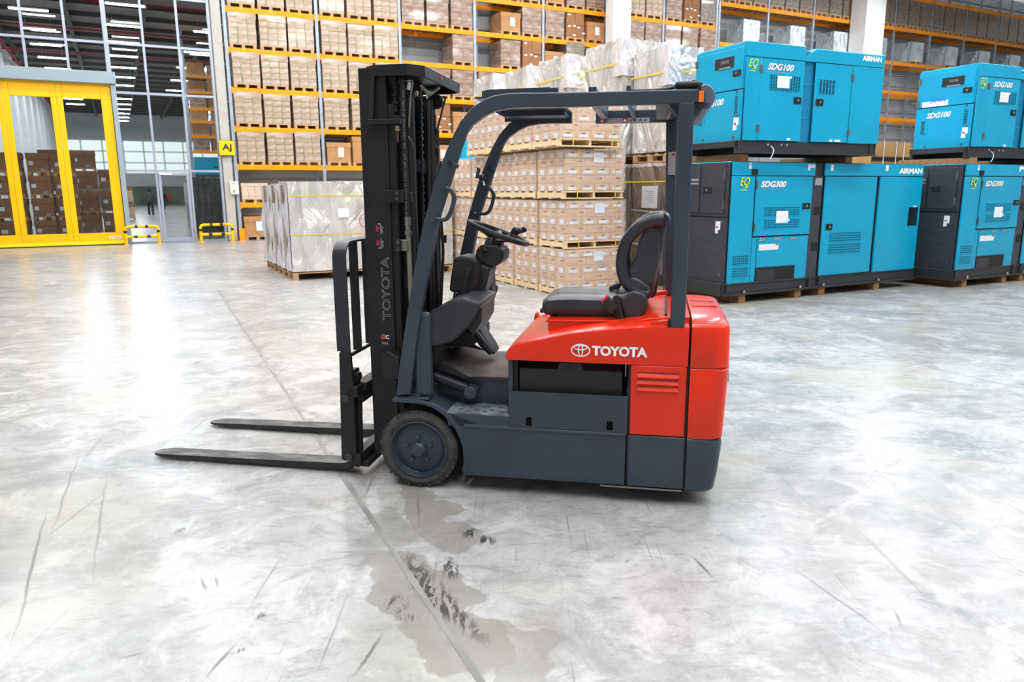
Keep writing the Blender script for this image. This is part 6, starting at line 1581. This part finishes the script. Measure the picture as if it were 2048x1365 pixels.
# chains: alternating link plates and pins
def chain(p0, p1, Y, w_=.022, name='lift_chain'):
    ch_ = bpy.data.objects.new(name, None); C.objects.link(ch_); ch_.parent = fk; ch_.empty_display_size = .05
    d = Vector((p1[0]-p0[0], 0, p1[1]-p0[1])); n = min(150, int(d.length/.019)); st = d/n
    bm = new(); box(bm, -.009, .009, -w_/2, w_/2, -.0085, .0085); cyl(bm, (0, -w_/2-.003, 0), (0, w_/2+.003, 0), .005, 6); bmesh.ops.recalc_face_normals(bm, faces=bm.faces)
    me = bpy.data.meshes.new('chain_link'); bm.to_mesh(me); bm.free(); me.materials.append(mastblk)
    bm = new(); box(bm, -.005, .005, -w_/2*.7, w_/2*.7, -.0085, .0085); me2 = bpy.data.meshes.new('chain_link'); bm.to_mesh(me2); bm.free(); me2.materials.append(mastblk)
    for i in range(n):
        o = bpy.data.objects.new('chain_link', me if i % 2 else me2); C.objects.link(o); o.parent = ch_; o.location = (p0[0]+st.x*i, Y, p0[1]+st.z*i)
chain((-0.128, 2.244), (-0.132, 2.05), .2, .03)
chain((-0.069, 2.186), (-0.081, 0.882), .45, .034)
# pulley wheels at the top
for (px, Y) in ((((-0.129, 2.247)), .22), (((-0.07, 2.188)), .34), (((-0.041, 2.17)), .66)):
    bm = new(); lathe(bm, [(.012, -.014), (.042, -.014), (.036, -.004), (.036, .004), (.042, .014), (.012, .014)], (px[0], Y, px[1]-.01), 'y', 24); fp('chain_pulley', bm, mastblk, smooth=True)
bm = new(); bmesh.ops.create_icosphere(bm, subdivisions=2, radius=.018, matrix=Matrix.Translation((-0.049, .3, 2.165))); fp('pipe_fitting', bm, mat('brass_grey', '#8f8463', .4, metal=.6), smooth=True)
bm = new(); box(bm, -.13, -.09, .24, .76, .3, .36); box(bm, -.13, -.09, .24, .76, 1.1, 1.18); box(bm, -.13, -.09, .24, .76, 1.75, 1.82); fp('mast_cross_member', bm, mastblk)
bm = new(); box(bm, -.26, -.12, .2, .8, .10, .22); fp('mast_foot', bm, mastblk, bevel=.01)
# outer bracket near the lower mast
bk_ = ((-0.224, 0.73), (-0.208, 0.754), (-0.184, 0.761), (-0.121, 0.726), (-0.125, 0.604), (-0.2, 0.589), (-0.223, 0.608))
bm = new(); prism(bm, list(bk_), .09, .17); fp('tilt_bracket', bm, mastblk, bevel=.006)
# lettering on the rail
tl0, tl1 = (-0.208, 0.928), (-0.217, 1.281)
xt = -0.213
text('brand_text', 'TOYOTA', mat('faded_white_print', '#8c8c90', .6), out1, (xt+.024, .1675, 0.925), (0, 0, 1), (-1, 0, 0), width=0.359, height=.05, outline=True)
# capacity pictogram label: two small truck outlines
lb0, lb1 = (-0.268, 1.325), (-0.203, 1.474)
gz = mat('faded_white_print', '#8c8c90', .6)
bm = new(); x0, x1, z0, z1 = lb0[0], lb1[0], lb0[1], lb1[1]
for k in range(2):
    zb = z0+(z1-z0)*k*.52; hh = (z1-z0)*.44
    box(bm, x0+.035, x0+.040, .166, .1685, zb+.005, zb+hh); box(bm, x0+.02, x0+.04, .166, .1685, zb+(hh-.006 if k else .005), zb+(hh if k else .011)); box(bm, x0+.044, x0+.047, .166, .1685, zb+.01, zb+hh*.8)
    for a in range(6): t0 = PI*a/6; tube(bm, [(x0+.053-.009*math.sin(t0)*1, .167, zb+.03-.012*math.cos(t0)), (x0+.053-.009*math.sin(t0+PI/6), .167, zb+.03-.012*math.cos(t0+PI/6))], .002, 4)
pic = obj('pictogram', bm, gz, out1)
bm = new()
for k in range(2):
    zb = z0+(z1-z0)*k*.52; prism(bm, [(x0+.008, zb+.02), (x0+.028, zb+.02), (x0+.03, zb+.05), (x0+.012, zb+.055)], .1662, .168)
prism(bm, [(x0+.018, (z0+z1)/2-.005), (x0+.028, (z0+z1)/2+.002), (x0+.018, (z0+z1)/2+.008)], .1662, .168)
obj('pictogram_red', bm, mat('maroon2', '#8e1f3e', .6), pic)
cl_ = (-0.236, 0.829)
bm = new(); cyl(bm, (cl_[0]-.003, .1668, cl_[1]), (cl_[0]-.003, .17, cl_[1]), .017, 14); st_ = obj('round_sticker', bm, mat('rust_orange', '#a0492e', .6), out1)
text('sticker_text', 'C', whitepr, st_, (cl_[0]+.010, .1655, cl_[1]-.012), (1, 0, 0), (0, 0, 1), height=.024, bold=.05)
for k in range(2): bm = new(); box(bm, cl_[0]-.015, cl_[0]+.022, .166, .1685, cl_[1]-.035-.008*k, cl_[1]-.031-.008*k); obj('text_line', bm, gz, st_)

# --- load backrest, carriage and forks
BX0, BX1 = -0.475, -0.395
ZB = 1.374
zj = 0.761
def arcyz(cy, cz, r, a0, a1, n=6): return [(cy+r*math.cos(R(a0+(a1-a0)*i/n)), cz+r*math.sin(R(a0+(a1-a0)*i/n))) for i in range(n+1)]
outerp = [(.05, zj)]+arcyz(.05+.10, ZB-.10, .10, 180, 90)+arcyz(.95-.10, ZB-.10, .10, 90, 0)+[(.95, zj)]
innerp = [(.938, zj)]+arcyz(.95-.10, ZB-.10, .088, 0, 90)+arcyz(.05+.10, ZB-.10, .088, 90, 180)+[(.062, zj)]
bm = new(); prism(bm, outerp+innerp, BX0, BX1, 'x'); lb_ = fp('load_backrest', bm, mat('backrest_grey_black', '#24262c', .4), bevel=.003)
zbar = 0.731
bm = new(); box(bm, BX1-.02, BX1-.006, .06, .94, zbar-.005, zbar+.012); obj('lower_bar', bm, mastblk, lb_)
ys = [-0.021, 0.056]
for Y in (.24, .43, .62, .80): bm = new(); box(bm, BX0+.02, BX0+.07, Y-.006, Y+.006, zbar, ZB-.005); obj('backrest_bar', bm, mastblk, lb_)
# side plates down to the carriage
sa = ((-0.459, 0.753), (-0.443, 0.768), (-0.425, 0.774), (-0.401, 0.769), (-0.391, 0.75), (-0.383, 0.541), (-0.385, 0.138), (-0.399, 0.118), (-0.46, 0.114), (-0.478, 0.125))
for y0 in (.04, .935):
    bm = new(); prism(bm, list(sa), y0, y0+.025); spn = fp('carriage_side_plate', bm, mastblk, bevel=.004)
    if y0 < .5:
        for p in ((-0.433, 0.491), (-0.433, 0.141)):
            bm = new(); lathe(bm, [(.022, 0), (.022, -.006), (.015, -.008), (.013, -.003), (.006, -.003), (0, -.003)], (p[0], y0, p[1]), 'y', 16); obj('bolt', bm, mat('dull_steel', '#4c4c4d', .45, metal=.6), spn, smooth=True)
xc = -0.374
bm = new(); box(bm, -.42, -.36, .04, .96, .10, .16); box(bm, -.42, -.36, .04, .96, .50, .56); fp('carriage_bar', bm, mastblk, bevel=.004)
va = ((-0.41, 0.49), (-0.394, 0.503), (-0.367, 0.501), (-0.378, 0.089), (-0.398, 0.056), (-0.419, 0.064))
for y0 in (.09, .87): bm = new(); prism(bm, list(va), y0, y0+.04); fp('carriage_upright', bm, mastblk, bevel=.004)
zz1, zz2 = 0.49, 0.111
xa1 = -0.385
bm = new(); box(bm, xa1-.03, xa1+.03, .10, .90, zz1-.04, zz1); box(bm, xa1-.01, xa1+.05, .12, .88, zz1+.03, zz1+.075); fp('carriage_cross_bar', bm, mastblk, bevel=.005)
bm = new(); box(bm, xa1-.03, xa1+.05, .10, .90, zz2-.05, zz2-.01); fp('carriage_cross_bar', bm, mastblk, bevel=.005)
kb = ((-0.426, 0.633), (-0.398, 0.646), (-0.396, 0.622), (-0.381, 0.62), (-0.374, 0.594), (-0.387, 0.566), (-0.421, 0.556), (-0.43, 0.567))
bm = new(); prism(bm, list(kb), .10, .16); fp('fork_lock', bm, deepblk, bevel=.003)
bm = new(); cyl(bm, (-0.391, .10, 0.524), (-0.391, .14, 0.524), .014, 10); fp('lock_pin', bm, steel, smooth=True)
# forks
def fork(y0, y1, xt, xh=-.47):
    zt = [(xh, .62), (xh+.035, .62), (xh+.035, .07), (xh+.02, .035), (xh-.01, .022), (xh-.05, .018), (xt+.3, .018), (xt+.01, .020), (xt, .028), (xt+.02, .036), (xh-.06, .058), (xh-.02, .062), (xh, .09)]
    bm = new(); prism(bm, zt, y0, y1)
    # taper the tip in plan
    yc = (y0+y1)/2
    for v in bm.verts:
        if v.co.x < xt+.001: v.co.y = yc+(v.co.y-yc)*.35
    bmesh.ops.bisect_plane(bm, geom=bm.verts[:]+bm.edges[:]+bm.faces[:], plane_co=(xt+.10, 0, 0), plane_no=(1, 0, 0))
    for v in bm.verts:
        if abs(v.co.x-(xt+.10)) < 1e-4: v.co.y = yc+(v.co.y-yc)/max(.35, .35+.65*(.1/abs(xh-xt)))*1. if False else v.co.y
    o = fp('fork', bm, [forksteel, forkside], bevel=0)
    for p in o.data.polygons: p.material_index = 0 if p.normal.z > .5 else 1
    return o
def fork2(y0, y1, xt, xh=-.47):
    yc = (y0+y1)/2; h = (y1-y0)/2
    S_ = []
    def sec(x, hy, zb, ztp): return [(x, yc-hy, zb), (x, yc+hy, zb), (x, yc+hy, ztp), (x, yc-hy, ztp)]
    S_ = [sec(xt, h*.25, .024, .030), sec(xt+.02, h*.62, .020, .033), (sec(xt+.09, h, .018, .038)), sec(xh-.5, h, .018, .050), sec(xh-.06, h, .018, .060), sec(xh-.02, h, .020, .066)]
    S_.append([(xh+.012, yc-h, .028), (xh+.012, yc+h, .028), (xh-.002, yc+h, .08), (xh-.002, yc-h, .08)])
    S_.append([(xh+.036, yc-h, .06), (xh+.036, yc+h, .06), (xh, yc+h, .12), (xh, yc-h, .12)])
    S_.append([(xh+.038, yc-h, .62), (xh+.038, yc+h, .62), (xh, yc+h, .62), (xh, yc-h, .62)])
    bm = new(); loft(bm, S_)
    o = fp('fork', bm, [forksteel, forkside])
    for p in o.data.polygons: p.material_index = 0 if p.normal.z > .5 else 1
    return o
fork2(.135, .255, -1.806); fork2(.765, .885, -1.822)

# ---------------------------------------------------------------- drop the pattern copies
for key, t in PROT.items():
    def kill(o):
        for c in KIDS.get(o.name, []): kill(c)
        bpy.data.objects.remove(o)
    kill(t)
